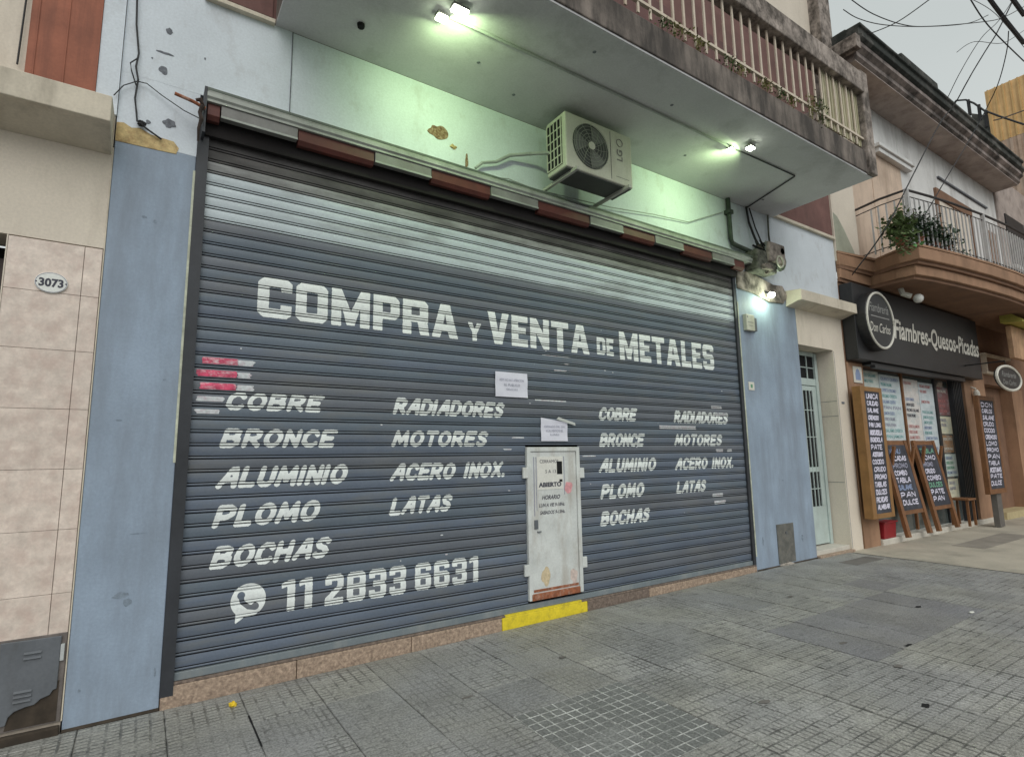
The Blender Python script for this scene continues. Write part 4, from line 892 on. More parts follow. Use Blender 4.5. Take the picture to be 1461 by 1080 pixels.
mbx = thing('gas_meter_box', 'battered grey metal meter door with louvres at the foot of the pink tiles', 'meter box', (-.5, -.02, -.1))
build('frame', MB().box(-.655, -.325, -.008, .0, -.10, .435), mat('meter_frame', (.15, .13, .12), .7, .3, 10), mbx, bevel=.003)
build('door', MB().prism([(-.645, -.06), (-.585, -.055), (-.575, -.01), (-.55, .015), (-.50, .03), (-.455, .035), (-.43, .06), (-.385, .075), (-.372, .10), (-.354, .105), (-.352, .42), (-.645, .425)], -.024, -.0085, 'y'), m_gal, mbx, bevel=.004)
build('opening', MB().prism([(-.59, -.09), (-.345, -.09), (-.345, .15), (-.45, .12), (-.57, .05)], -.0115, -.0083, 'y'), m_soil_shade, mbx)
for lz in (.305, .335, .088, .115, .06):
    lx = -.53 if lz > .2 else -.56
    build('louvre', MB().prism([(-.0245, lz), (-.036, lz + .006), (-.0245, lz + .017)], lx, lx + .085, 'x'), m_gal, mbx)
build('latch', MB().box(-.352, -.332, -.03, -.009, .27, .37), mat('bare_steel', (.45, .47, .47), .4, .1, 8), mbx, bevel=.003)

# ------------------------------------------------------------------ recessed house door between the pillar and the delicatessen
hd = thing('house_entrance', 'beige rendered entrance with a recessed pale green iron door and ledge', 'entrance', (9.2, 0, 0))
build('wall', MB().box(QX1 + .001, 9.72, -.003, .2, 3.22, 3.84), m_cream, hd)
build('jamb_wall', MB().box(9.722, 10.10, -.004, .75, -.5, 3.84), m_cream, hd, bevel=.006)
build('joint_line', MB().box(9.735, 9.745, -.006, -.0042, -.05, 3.2), m_stain, hd)
build('reveal', MB().box(QX1 + .001, 9.72,   .42, .5, -.1, 3.3), m_cream, hd)
build('lintel_soffit', MB().box(QX1 + .001, 9.72, .201, .419, 3.215, 3.235), m_creamd, hd)
for zz in (1.0, 2.1, 2.35): build('plaster_joint', MB().box(9.7195, 9.7215, .01, .44, zz, zz + .006), m_stain, hd)
lg = [(8.40, 8.95), (8.955, 9.52), (9.525, 10.16)]
for a, b in lg: build('ledge_block', MB().prism([(0, 3.80), (-.20, 3.86), (-.26, 3.86), (-.26, 4.03), (0, 4.06)], a, b, 'x'), m_creamd, hd, bevel=.006)
build('step', MB().box(QX1 + .001, 9.73, .03, .6, -.3, .0), m_marble, hd, bevel=.008)
build('step', MB().box(QX1 + .001, 9.73, -.05, .029, -.3, -.06), m_gran, hd, bevel=.008)
dy = .29
dr = build('iron_door', MB().box(8.72, 9.62, dy, dy + .03, .02, .62).box(8.72, 9.0, dy, dy + .03, .621, 2.62).box(9.50, 9.62, dy, dy + .03, .621, 2.62).box(9.001, 9.499, dy, dy + .03, 1.18, 1.26).box(9.001, 9.499, dy, dy + .03, 2.54, 2.62), m_irond, hd, bevel=.004)
build('glass', MB().box(8.72, 9.62, dy + .018, dy + .022, .622, 3.2), m_black, dr)
build('frame', MB().box(9.621, 9.70, dy - .02, dy + .08, -.0, 3.2).box(8.66, 9.62, dy - .01, dy + .05, 2.63, 2.75).box(8.66, 9.62, dy - .01, dy + .05, 3.14, 3.21), m_irond, dr, bevel=.004)
for xx in (9.08, 9.18, 9.29, 9.40): build('grille_bar', MB().box(xx, xx + .016, dy - .004, dy + .012, .621, 2.54), m_irond, dr)
for zz in (.9, 1.75, 2.2): build('grille_bar', MB().box(9.0, 9.5, dy - .003, dy + .010, zz, zz + .014), m_irond, dr)
for xx in (9.12, 9.38): build('grille_bar', MB().box(xx, xx + .02, dy - .004, dy + .012, 2.75, 3.14), m_irond, dr)
build('grille_bar', MB().box(8.9, 9.6, dy - .004, dy + .011, 2.93, 2.945), m_irond, dr)
tag(build('bell_plate', MB().box(9.84, 9.93, -.012, -.0045, 2.31, 2.345), m_stain), 'tiny grey bell plate on the beige door jamb', 'bell')

# ------------------------------------------------------------------ delicatessen building
db = thing('delicatessen_building', 'ochre brown delicatessen building with a curved balcony and mouldy cornice', 'building', (10.1, 0, 0))
DX1 = 19.4
build('wall', MB().box(10.43, 11.95, .0, .3, 4.88, 8.6), m_salmon, db)
build('wall', MB().box(11.952, 13.35, -.012, .3, 4.88, 7.66), m_salmon, db)
build('wall', MB().box(11.952, 13.35, -.0, .3, 7.662, 8.6), m_neigh, db)
build('wall', MB().box(13.352, DX1, -.004, .3, 4.88, 8.6), m_neigh, db)
build('pilaster', MB().box(10.125, 11.02, -.03, .3, 4.88, 7.5), m_cream, db, label='cream pilaster with a grey green damp stain beside the balcony')
build('damp_stain', MB().prism([(10.15, 4.9), (11.0, 4.9), (10.75, 5.25), (10.5, 5.55), (10.3, 5.75), (10.15, 5.8)], -.032, -.0302, 'y'), mat('damp_green', (.33, .34, .27), .9, .15, 4), db)
build('window_ledge', MB().box(12.1, 13.75, -.16, 0, 7.66, 7.74).box(12.15, 13.7, -.12, 0, 7.56, 7.659), m_neigh, db, bevel=.01)
build('window_ledge', MB().box(15.4, 18.6, -.05, 0, 7.93, 7.97), m_stain, db)
dwo = build('balcony_door', MB().box(15.2, 17.2, -.03, -.0045, 4.9, 7.55), m_cream, db)
build('frame', MB().box(15.1, 15.2, -.06, -.005, 4.9, 7.6).box(17.2, 17.3, -.06, -.005, 4.9, 7.6).box(15.2, 17.2, -.06, -.031, 7.35, 7.6), m_brownd, dwo)
build('panel_line', MB().box(16.1, 16.18, -.05, -.031, 4.9, 7.349), m_brownd, dwo)
build('window_shutter', MB().box(18.0, 19.0, -.03, -.0045, 5.6, 7.3), m_brownd, db)
# ground floor
build('pilaster', MB().box(10.12, 10.68, -.02, .3, -.4, 3.05), m_brown, db, label='ochre brown pilaster behind the first menu board')
build('pilaster', MB().box(15.32, 16.6, -.03, .3, -.4, 3.3), m_brown, db, label='ochre brown pilaster between the black roller door and the next shop')
build('lintel', MB().box(10.12, DX1, .0, .3, 3.06, 4.5), m_brownd, db)
build('red_downpipe', MB().tube([(10.21, -.08, 3.12), (10.21, -.08, 3.62)], .045, 8), mat('red_pipe', (.25, .08, .05), .6, .2, 5), db)
build('threshold', MB().box(10.69, 16.6, -.06, .6, -.4, -.0), m_marble, db, bevel=.015)
# curved balcony
plan_b = [(10.13, -.06), (11.18, -.10), (11.10, -.55), (11.12, -.86), (11.6, -.96), (12.3, -1.06), (13.4, -1.18), (14.5, -1.26), (16.0, -1.30), (19.2, -1.30)]
def band(plan, z0, z1, off):
    pl_ = [(x - (.0 if x < 11 else 0), y - off if i > 0 else y) for i, (x, y) in enumerate(plan)]
    pl_ = [(x - off * (1.0 if 0 < i < 4 and i > 1 else 0), y) for i, (x, y) in enumerate(pl_)]
    return MB().prism(pl_ + [(plan[-1][0], .0), (10.13, .0)], z0, z1, 'z')
build('balcony_moulding', band(plan_b, 4.56, 4.74, 0), m_brown, db, bevel=.012)
build('balcony_moulding', band(plan_b, 4.741, 4.80, .05), m_brownd, db)
build('balcony_slab', band([(x, y - .02 if y < -.3 else y) for x, y in plan_b], 4.801, 5.02, .09), m_brown, db, bevel=.015)
build('balcony_cap', band(plan_b, 5.021, 5.06, .12), m_brown, db)
build('balcony_soffit', band([(x, y + .02) for x, y in plan_b], 4.50, 4.559, -.04), m_brownd, db)
# railing
rp = [(11.03, -.03), (10.92, -.5), (10.92, -.92), (11.6, -1.04), (12.3, -1.14), (13.4, -1.26), (14.5, -1.34), (16.0, -1.38), (19.2, -1.38)]
rt = [(x, y, 6.05) for x, y in rp]
build('top_rail', MB().tube(rt, .022, 6), m_raild, db); build('mid_rail', MB().tube([(x, y, 5.93) for x, y in rp], .010, 5), m_raild, db)
build('low_rail', MB().tube([(x, y, 5.12) for x, y in rp], .010, 5), m_raild, db)
cur = 0; segs = []; tot = 0
for a, b in zip(rp[:-1], rp[1:]):
    L_ = math.hypot(b[0] - a[0], b[1] - a[1]); segs.append((tot, tot + L_, a, b)); tot += L_
b0 = None; s_ = .3
while s_ < tot:
    for (t0, t1, a, b) in segs:
        if t0 <= s_ < t1:
            f = (s_ - t0) / (t1 - t0); x, y = a[0] + (b[0] - a[0]) * f, a[1] + (b[1] - a[1]) * f
            if b0 is None: b0 = build('baluster', MB().box(-.011, .011, -.011, .011, 0, .86), m_railm, db, at=(x, y, 5.06))
            else: copy(b0, (x, y, 5.06))
    s_ += .135
for (x, y) in ((10.92, -.92), (13.4, -1.26), (16, -1.38)): build('rail_post', MB().box(x - .03, x + .03, y - .03, y + .03, 5.06, 6.05), m_railm, db)
# cornice
build('cornice_soffit', MB().box(10.44, DX1, -.55, -.0, 8.60, 8.80), m_under, db)
build('cornice_moulding', MB().prism([(-.55, 8.62), (-.60, 8.66), (-.60, 8.74), (-.68, 8.80), (-.68, 8.88), (-.551, 8.88)], 10.40, DX1, 'x'), m_cornl, db)
build('cornice_top', MB().prism([(-.68, 8.882), (-.74, 8.93), (-.74, 9.0), (-.69, 9.03), (-.69, 9.14), (-.73, 9.17), (-.73, 9.22), (0, 9.25), (0, 8.801), (-.55, 8.882)], 10.36, DX1, 'x'), m_cornice, db, bevel=.012)
build('cornice_return', MB().box(10.20, 10.359, -.70, .0, 8.70, 8.95), m_hand, db)
build('parapet', MB().box(10.5, DX1, -.42, .0, 9.251, 9.36), m_cornice, db, bevel=.02)
build('parapet_block', MB().box(12.4, 14.2, -.62, -.43, 9.241, 9.56), m_cornice, db, bevel=.03, label='raised mouldy block on the parapet')
# main sign
sgn = thing('fascia_sign', 'long black fascia sign lettered Fiambres Quesos Picadas', 'sign', (13, -.2, 3.7))
build('board', MB().box(10.14, 15.9, -.22, -.005, 3.08, 4.44), m_sign, sgn, bevel=.01)
build('lower_rail', MB().box(10.7, 15.0, -.16, -.005, 3.03, 3.075).box(10.75, 14.9, -.20, -.12, 2.97, 3.02), m_sign, sgn)
text('lettering', 'Fiambres-Quesos-Picadas', .52, (11.60, -.226, 3.60), m_signw, sgn, fit=4.25, bold=.012, shear=.25)
crc = thing('round_sign', 'thick round black sign with a white ring and script lettering', 'sign', (10.9, -.3, 3.83))
cc_ = Vector((10.70, -.22, 3.78))
build('drum', MB().lathe(cc_, [(.53, 0), (.53, .15), (.52, .16)], (0, -1, 0), 48), m_sign, crc)
build('ring', MB().tube([(cc_.x + .495 * math.cos(6.283 * i / 56), -.385, cc_.z + .495 * math.sin(6.283 * i / 56)) for i in range(57)], .022, 6), m_signw, crc)
mdim = mat('dim_script', (.30, .30, .29), .6, .1, 5, bump=0)
text('lettering', 'Fiambrería', .23, (10.32, -.3825, 3.92), mdim, crc, fit=.72, shear=.35)
build('underline', MB().box(10.36, 11.05, -.3835, -.381, 3.83, 3.845), mdim, crc)
text('lettering', 'Don Carlos', .24, (10.29, -.3825, 3.56), MATS['sign_white'], crc, fit=.76, shear=.35)
# shop window, posters
win = thing('shop_window', 'delicatessen shop window with dark glass and slim frames', 'shop window', (12.5, .1, 0))
build('pane', MB().box(10.69, 12.40, .10, .115, .02, 3.0), m_glass, win); build('pane', MB().box(12.46, 13.95, .10, .115, .02, 3.0), m_glass, win); build('pane', MB().box(14.05, 14.75, .10, .115, .02, 3.0), m_glass, win)
for a in (12.40, 13.95): build('mullion', MB().box(a, a + .06 + (.04 if a > 13 else 0), .06, .13, .02, 3.02), m_wood if a < 13 else m_roll, win)
def poster(x0, x1, z0, z1, label, base, inks, seed):
    t = thing('window_poster', label, 'poster', (x0, .09, z0))
    r_ = random.Random(seed)
    build('sheet', MB().box(x0, x1, .088, .096, z0, z1), mat('poster_%s' % seed, base, .7, .12, 6, dirt=(.30, .42, .45), dirt_amt=.5, dscale=5, streak=(1, 1, 3), bump=0), t)
    n = int((z1 - z0) / .11)
    for i in range(n):
        zz = z1 - .05 - i * (z1 - z0 - .06) / n; xa = x0 + .06; 
        if r_.random() < .12: continue
        w = (x1 - x0 - .12) * r_.uniform(.5, 1)
        s_ = ''.join(r_.choice(['QUESO ', 'JAMON ', 'SALAME ', 'PAN ', 'OFERTA ', 'PROMO ']) for _ in range(2)).strip()
        text('print', s_, .085, (xa, .085, zz - .06), inks[r_.randrange(len(inks))], t, fit=w, bold=.002)
    return t
i_r = mat('ink_red', (.48, .20, .20), .7, .1, 5, bump=0); i_t = mat('ink_teal', (.20, .40, .40), .7, .1, 5, bump=0); i_b = mat('ink_blue', (.24, .30, .46), .7, .1, 5, bump=0); i_g = mat('ink_green', (.16, .36, .25), .7, .1, 5, bump=0)
poster(10.72, 11.50, 1.6, 2.98, 'pale green price poster nearest the beige jamb under the fascia', (.56, .60, .56), [i_t, i_r, i_b], 1)
poster(11.52, 12.38, 1.25, 2.95, 'pale blue price poster beside the thin wooden mullion', (.52, .58, .60), [i_b, i_t, m_inkg], 2)
poster(10.95, 11.45, .9, 1.58, 'narrow white price sheet low between the menu board and the sandwich board', (.55, .58, .60), [i_b, m_inkg], 3)
poster(12.5, 13.2, 1.35, 2.93, 'pinkish poster with a dark picture over the sandwich boards', (.60, .57, .55), [i_r, m_ink, i_b], 4)
poster(13.22, 13.93, 1.35, 2.9, 'light blue poster with teal print next to the black mullion', (.54, .59, .62), [i_t, i_b, i_r], 5)
poster(14.08, 14.70, 2.25, 2.85, 'dark red poster at the top of the narrow pane', (.22, .10, .10), [m_signw, i_r], 6)
poster(14.08, 14.70, 1.85, 2.22, 'cream sheet under the dark red poster', (.62, .60, .45), [m_inkg], 7)
poster(14.08, 14.66, 1.45, 1.82, 'brown food picture sheet in the middle of the narrow pane', (.30, .18, .10), [m_signw, i_r], 8)
poster(14.10, 14.72, .95, 1.42, 'blue and cream striped sheet in the narrow pane', (.50, .56, .52), [i_b, i_g], 9)
poster(14.12, 14.66, .5, .9, 'lowest cream sheet in the narrow pane', (.60, .58, .45), [m_inkg], 10)
rd_ = thing('roller_door', 'black corrugated roller door open beside the narrow shop pane', 'shutter', (15, .02, 0))
build('panel', MB().box(14.76, 15.31, .02, .10, .0, 3.04), m_roll, rd_)
for i in range(6): build('rib', MB().box(14.79 + i * .09, 14.82 + i * .09, .005, .0195, .0, 3.03), m_roll, rd_)
# enamel street number tile
sh = thing('shield_sign', 'small white sign with a blue arch beside the fascia end', 'sign', (10.42, -.03, 2.83))
build('plate', MB().box(10.30, 10.60, -.035, -.021, 2.70, 2.99), m_signw, sh, bevel=.003)
build('arch', MB().prism([(10.36, 2.75), (10.54, 2.75), (10.54, 2.86), (10.50, 2.93), (10.45, 2.955), (10.40, 2.93), (10.36, 2.86)], -.0365, -.0353, 'y'), i_b, sh)
# menu boards
def hand_line(w, xa, xb_, za, zb_, y, mt, parent, xf=None):
    o = paint_text('chalk_line', w, 'hand', xa, xb_, za, zb_, stroke=.11, shear=random.uniform(-.05, .25), gap=.2, parent=parent, rows=np.arange(za - .02, zb_ + .02, .011), yfun=lambda x, z: y, mt=mt, cell=.011, rough=.002)
    return o
def chalk_lines(parent, x0, x1, z0, z1, y, words, mt, tilt=0, bold=.008):
    n = len(words); h = (z1 - z0) / n
    for i, w in enumerate(words):
        zt = z1 - (i + .12) * h; zb = zt - h * random.uniform(.68, .80); xs_1 = x0 + random.uniform(0, .03)
        hand_line(w, xs_1, xs_1 + (x1 - x0 - .04) * random.uniform(.86, 1.0), zb, zt, y, mt, parent)
mb1 = thing('menu_board', 'tall wooden framed menu board with white chalk lines on the ochre pilaster', 'menu board', (10.4, -.2, .4))
build('panel', MB().box(10.156, 10.684, -.236, -.18, .481, 2.519), m_chalk, mb1)
build('frame', MB().box(10.02, 10.155, -.24, -.10, .40, 2.60).box(10.685, 10.79, -.24, -.15, .40, 2.60).box(10.156, 10.684, -.24, -.15, 2.52, 2.60).box(10.156, 10.684, -.24, -.15, .40, .48), m_woody, mb1, bevel=.006)
chalk_lines(mb1, 10.18, 10.66, .52, 2.50, -.238, ['UNICA', 'CALIDAD', 'SALAME', 'CREMOSO', 'PAN Y LOMO'.replace('Y ', ''), 'MORTADELA', 'BONDIOLA', 'PATE', 'ACEITUNAS', 'COCIDO', 'CRUDO', 'PROMO', 'TABLAS', 'DULCES', 'PICADAS', 'ALMIBAR'.replace('I', 'I')], m_chalkw)
mb2 = thing('menu_board', 'second tall framed chalk menu board standing on a dark post farther along', 'menu board', (14.8, -.5, 0))
build('panel', MB().box(14.456, 15.224, -.526, -.48, .701, 2.529), m_chalk, mb2)
build('frame', MB().box(14.36, 14.455, -.53, -.44, .60, 2.62).box(15.225, 15.33, -.53, -.46, .60, 2.62).box(14.456, 15.224, -.53, -.46, 2.53, 2.62).box(14.456, 15.224, -.53, -.46, .60, .70), m_wood, mb2, bevel=.006)
build('post', MB().box(14.85, 15.12, -.48, -.38, -.08, .60), mat('grey_post', (.13, .12, .11), .7, .2, 5), mb2)
chalk_lines(mb2, 14.48, 15.2, .75, 2.50, -.528, ['DON', 'CARLOS', 'SALAME', 'CRUDO', 'COCIDO', 'CREMOSO', 'LOMO', 'PROMO', 'PAN', 'TABLA', 'ACEITUNAS', 'PATE', 'DULCE'], m_chalkw)
# sandwich boards (tilted)
def sandwich(px, label, hue, seed):
    t = thing('sandwich_board', label, 'sandwich board', (px, -.15, .0))
    h = 1.72; w = 1.0; tl = math.radians(9)
    R_ = Matrix.Rotation(-tl, 4, 'X')
    def rb(name, x0, x1, z0, z1, m, y0=-.02, y1=.02):
        mb = MB().box(x0, x1, y0, y1, z0, z1); mb.v = [tuple(Matrix.Translation((px, -.20, 0)) @ R_ @ Vector(v)) for v in mb.v]
        return build(name, mb, m, t)
    rb('leg', 0, .11, 0, h, m_wood, -.03, .03); rb('leg', w - .11, w, 0, h, m_wood, -.03, .03); rb('crossbar', .111, w - .111, h - .09, h - .005, m_wood); rb('crossbar', .111, w - .111, .38, .45, m_wood)
    rb('panel', .112, w - .112, .451, h - .091, m_chalk, -.024, .008)
    mb = MB()
    R2 = Matrix.Rotation(tl * 1.2, 4, 'X')
    for x0 in (.05, w - .13):
        q = MB().box(x0, x0 + .07, -.02, .02, 0, h - .1); q.v = [tuple(Matrix.Translation((px + .1, .18 - .2 + .25, 0)) @ R2 @ Vector(v)) for v in q.v]
        build('rear_leg', q, m_wood, t)
    r_ = random.Random(seed)
    ws_ = (['MENU', 'PICADAS', 'PROMO', 'COMBO', 'TABLA', 'SALAME', 'PAN', 'DULCE'] if seed == 1 else ['TABLA', 'LOMO', 'PROMO', 'CRUDO', 'COMBO', 'DULCES', 'PATE', 'PAN'])
    tw_ = wloc(t)
    for i, w_1 in enumerate(ws_):
        zt = h - .16 - i * .132; mt = [hue, m_chalkw, m_inkg, m_chalkw, m_chalkw, hue, m_chalkw, m_chalkw][i]
        o = hand_line(w_1, .15, .15 + r_.uniform(.45, .68), zt - .10, zt, -.026, mt, t)
        o.data.transform(Matrix.Translation(tw_)); o.data.transform(Matrix.Translation((px, -.20, 0)) @ R_); o.data.transform(Matrix.Translation(-tw_))
    return t
sandwich(11.25, 'varnished sandwich board nearer the red crate with blue and white chalk', i_b, 1)
sandwich(12.55, 'second varnished sandwich board with green chalk beside the narrow pane', i_g, 2)
cr = thing('red_crate', 'red plastic crate on the threshold beside the first menu board', 'crate', (10.95, .0, .0))
build('tub', MB().prism([(-.05, 0), (.09, 0), (.09, .27), (-.07, .27)], 10.75, 11.2, 'x'), mat('red_plastic', (.26, .015, .022), .4, .1, 5, bump=0), cr, bevel=.01)
build('rim', MB().box(10.73, 11.22, -.09, .098, .271, .29), MATS['red_plastic'], cr)
st_ = thing('bar_stool', 'dark wooden stool seen between the sandwich boards and the narrow pane', 'stool', (14.0, -.15, 0))
build('seat', MB().box(13.75, 14.15, -.35, 0, .50, .54), m_wood, st_, bevel=.01)
for (x, y) in ((13.78, -.32), (14.1, -.32), (13.78, -.05), (14.1, -.05)): build('leg', MB().box(x, x + .04, y, y + .04, 0, .50), m_wood, st_)
# security camera under the curved balcony
sc_ = thing('security_camera', 'white dome camera under the curved balcony', 'camera', (11.9, -.5, 4.4))
build('mount', MB().tube([(11.62, -.4, 4.51), (11.64, -.42, 4.40), (11.72, -.52, 4.34)], .05, 8), m_signw, sc_)
build('ball', MB().blob((11.80, -.60, 4.29), .085, .085, .085, jit=0, n=14), mat('camera_white', (.75, .75, .72), .4, .02, 5, bump=0), sc_, smooth=True)
# oval hanging sign
ov = thing('oval_sign', 'small oval black hanging sign with a white rim', 'sign', (16.2, -.6, 3.08))
oc = P_y(1437, 540, -.9); ow, oh = .72, .25
pts = [(oc.x + ow * math.cos(6.283 * i / 32), oc.z + oh * math.sin(6.283 * i / 32)) for i in range(32)]
build('plate', MB().prism(pts, -.93, -.88, 'y'), m_sign, ov)
build('rim', MB().tube([(oc.x + ow * math.cos(6.283 * i / 32), -.93, oc.z + oh * math.sin(6.283 * i / 32)) for i in range(33)], .028, 6), m_signw, ov)
text('lettering', 'Fiambrería', .16, (oc.x - .42, -.934, oc.z + .02), mdim, ov, fit=.84, shear=.3); text('lettering', 'Don Carlos', .15, (oc.x - .4, -.934, oc.z - .14), mdim, ov, fit=.8, shear=.3)
build('arm', MB().tube([(oc.x, -.9, oc.z + oh), (oc.x, -.9, oc.z + oh + .12), (oc.x, 0, oc.z + oh + .12)], .015, 6), m_cable, ov)
# wall lantern on the ochre pilaster
wln = thing('wall_lantern', 'small white wall lantern over the second menu board', 'lamp', (15.6, -.1, 2.7))
build('lantern', MB().lathe((15.72, -.12, 2.55), [(.03, 0), (.07, .05), (.06, .25), (.03, .3)], (0, 0, 1), 12), m_signw, wln)
build('arm', MB().tube([(15.72, -.12, 2.87), (15.72, -.03, 2.92)], .02, 6), m_signw, wln)

# ------------------------------------------------------------------ farther shop
fs_ = thing('farther_shop', 'dark red brown shop farther along with a recessed wall and orange signs', 'building', (18, 0, 0))
build('wall', MB().box(16.601, 19.4, .25, .5, -.3, 3.05), m_brownd, fs_); build('wall', MB().box(19.401, 27, .02, .5, -.3, 8.4), m_brownd, fs_)
build('ochre_pier', MB().box(18.6, 19.4, .0, .249, -.3, 3.05), m_brown, fs_)  # pier in the lighter ochre brown render
build('step', MB().box(16.601, 27, -.12, .6, -.4, .06), mat('yellow_edge', (.45, .38, .22), .8, .1, 5), fs_)
build('fuse_box', MB().box(17.25, 17.6, .20, .249, 1.62, 2.05), m_signw, fs_)
build('upper_wall', MB().box(19.401, 27, -.05, .0199, 4.9, 9.2), m_under, fs_)
build('window', MB().box(19.9, 21.5, -.08, -.051, 6.6, 8.1), m_roll, fs_)
build('window_sill', MB().box(19.7, 21.7, -.2, -.051, 6.45, 6.55), m_neigh, fs_)
o1 = thing('orange_sign', 'blurred orange and yellow projecting shop sign at the frame edge', 'sign', (17.3, -.6, 4.3))
a_ = P_y(1441, 470, -.7); b_ = P_y(1461, 520, -.7)
build('panel', MB().box(a_.x, a_.x + 2.4, -.72, -.62, 3.55, 4.3), mat('sign_tan', (.48, .30, .18), .7, .3, 3, dirt=(.2, .1, .06), dirt_amt=.6, dscale=3), o1, bevel=.01)
build('awning', MB().prism([(-.62, 4.70), (-1.0, 4.35), (-1.0, 4.30), (-.62, 4.34)], a_.x - .3, a_.x + 2.6, 'x'), mat('sign_olive', (.40, .36, .08), .7, .2, 4), o1)
o2 = thing('white_shop_plate', 'small white lettered plate with a dark rim high at the frame edge', 'sign', (17.5, -.5, 4.8))
p_ = P_y(1448, 449, -.6)
build('plate', MB().box(p_.x - .35, p_.x + 1.2, -.62, -.58, p_.z - .12, p_.z + .12), m_signw, o2, bevel=.01)
build('rim', MB().box(p_.x - .42, p_.x + 1.27, -.579, -.56, p_.z - .17, p_.z + .17), m_sign, o2)
text('lettering', 'KIOSCO', .2, (p_.x - .27, -.6225, p_.z - .07), m_ink, o2, fit=.8)
tag(build('shop_shelf', MB().box(16.65, 18.5, -.10, .2, 3.30, 3.36).box(16.65, 18.5, -.10, .2, 3.75, 3.80).box(16.7, 16.76, -.10, .2, 3.36, 3.75), m_bars), 'pale wooden ledge and rail over the oval sign', 'shelf')

# ------------------------------------------------------------------ far tower and roof clutter
tw = thing('orange_tower', 'tall distant building clad in orange ribbed sheet over weathered brick', 'building', (24, 1, 0))
build('wall', MB().box(24, 27, -6.0, .95, -.4, 12.0), m_bricks, tw); build('cladding', MB().box(24, 27, -6.0, .95, 12.001, 14.0), m_orange, tw)
for i in range(22): build('rib', MB().box(23.96, 23.999, .84 - i * .2, .88 - i * .2, 12.0, 14.0), mat('rib_orange', (.64, .42, .18), .7, .1, 3), tw)
for i in range(22): build('rib', MB().box(23.97, 23.999, .80 - i * .2, .88 - i * .2, 8, 11.99), m_bricks, tw)
rc = thing('roof_railing', 'dark curved iron railing and clutter on the roof behind the parapet', 'railing', (21.5, .3, 11))
q = [XX for XX in ()]
def P_x(px, py, x):
    d = rx * (px - 730.5) + rd * (py - 540) + rf * 791.083; t = x / d.x
    return Vector((x, -CAMD + d.y * t, CAMH + d.z * t))
build('hoop', MB().tube([P_x(a, b, 22) for a, b in ((1360, 149), (1364, 144), (1378, 143), (1390, 148), (1404, 158), (1425, 166), (1461, 178))], .03, 5), m_cable, rc)
for a, b, c, d in ((1381, 143, 1384, 165), (1396, 150, 1399, 172), (1406, 158, 1408, 182)): build('upright', MB().tube([P_x(a, b, 22), P_x(c, d, 22)], .05, 5), m_cable, rc)
build('clutter', MB().add([P_x(1385, 162, 22), P_x(1410, 165, 22), P_x(1416, 205, 22), P_x(1395, 195, 22), P_x(1385, 162, 22.4), P_x(1410, 165, 22.4), P_x(1416, 205, 22.4), P_x(1395, 195, 22.4)], [(0, 1, 2, 3), (4, 5, 6, 7), (0, 1, 5, 4), (1, 2, 6, 5), (2, 3, 7, 6), (3, 0, 4, 7)]), m_cornice, rc)

# ------------------------------------------------------------------ overhead cables
def cable(pts, r, label, group='overhead cables over the street'):
    q = []
    P = [P_y(a, b, y) for a, b, y in pts]
    n = len(P)
    for i in range(n - 1):   # catmull-rom
        p0, p1, p2, p3 = P[max(i - 1, 0)], P[i], P[i + 1], P[min(i + 2, n - 1)]
        for k in range(6):
            t = k / 6; q.append(.5 * ((2 * p1) + (p2 - p0) * t + (2 * p0 - 5 * p1 + 4 * p2 - p3) * t * t + (3 * p1 - p0 - 3 * p2 + p3) * t ** 3))
    q.append(P[-1])
    return tag(build('overhead_cable', MB().tube(q, r, 5), m_cable), label, 'cable', group)
cable([(1380, -8, -2.0), (1410, 37, -2.0), (1461, 88, -2.0)], .011, 'thin straight black cable crossing the sky next to the thick bundle')
cable([(1408, -6, -2.2), (1432, 26, -2.2), (1461, 62, -2.2)], .034, 'thick black cable bundle crossing the sky')
cable([(1441, -6, -2.4), (1461, 22, -2.4)], .036, 'thickest black cable cutting the top corner of the sky')
cable([(1212, -2, -1.6), (1245, 20, -1.7), (1290, 36, -1.8), (1330, 38, -1.9), (1400, 32, -2.0), (1430, 26, -2.1), (1461, 10, -2.2)], .007, 'upper sagging thin cable from the upper wall across the sky')
cable([(1203, 14, -1.6), (1225, 27, -1.7), (1262, 36, -1.8), (1320, 38.5, -1.9), (1380, 34, -2.0), (1410, 22, -2.1)], .006, 'lower sagging thin cable from the upper wall across the sky')
cable([(1330, -3, -2.0), (1280, 32, -1.4), (1237, 50, -.9)], .008, 'thin cable slanting down to the corner of the mouldy cornice')
cable([(1445, 2, -2.2), (1422, 48, -2.0), (1408, 70, -1.8), (1385, 108, -1.6), (1362, 149, -1.3), (1340, 178, -1.15), (1300, 255, -1.2), (1261, 330, -1.25), (1216, 392, -.2)], .011, 'service cable dropping past the cornice to the corner of the curved balcony')
cable([(1439, 45, -2.2), (1436, 75, -2.0), (1424, 120, -1.7), (1405, 160, -1.4), (1383, 200, -1.25), (1350, 255, -1.25), (1318, 310, -1.25)], .009, 'second service cable dropping behind the balcony railing')
cable([(1461, 158, -.9), (1430, 169, -.9), (1418, 172, -.9)], .015, 'short dark cable in front of the orange tower')

cable([(1448, -4, -2.3), (1425, 30, -2.2), (1400, 55, -2.1), (1372, 100, -1.9), (1352, 140, -1.6)], .006, 'thin drop wire running beside the service cable over the sky')
cable([(1461, 44, -2.2), (1430, 62, -2.1), (1390, 60, -2.0), (1365, 75, -1.9)], .005, 'short looping wire by the thick cable bundle')
cable([(1380, -4, -2.3), (1420, 20, -2.25), (1461, 68, -2.2)], .005, 'fine wire between the straight cable and the thick bundle')
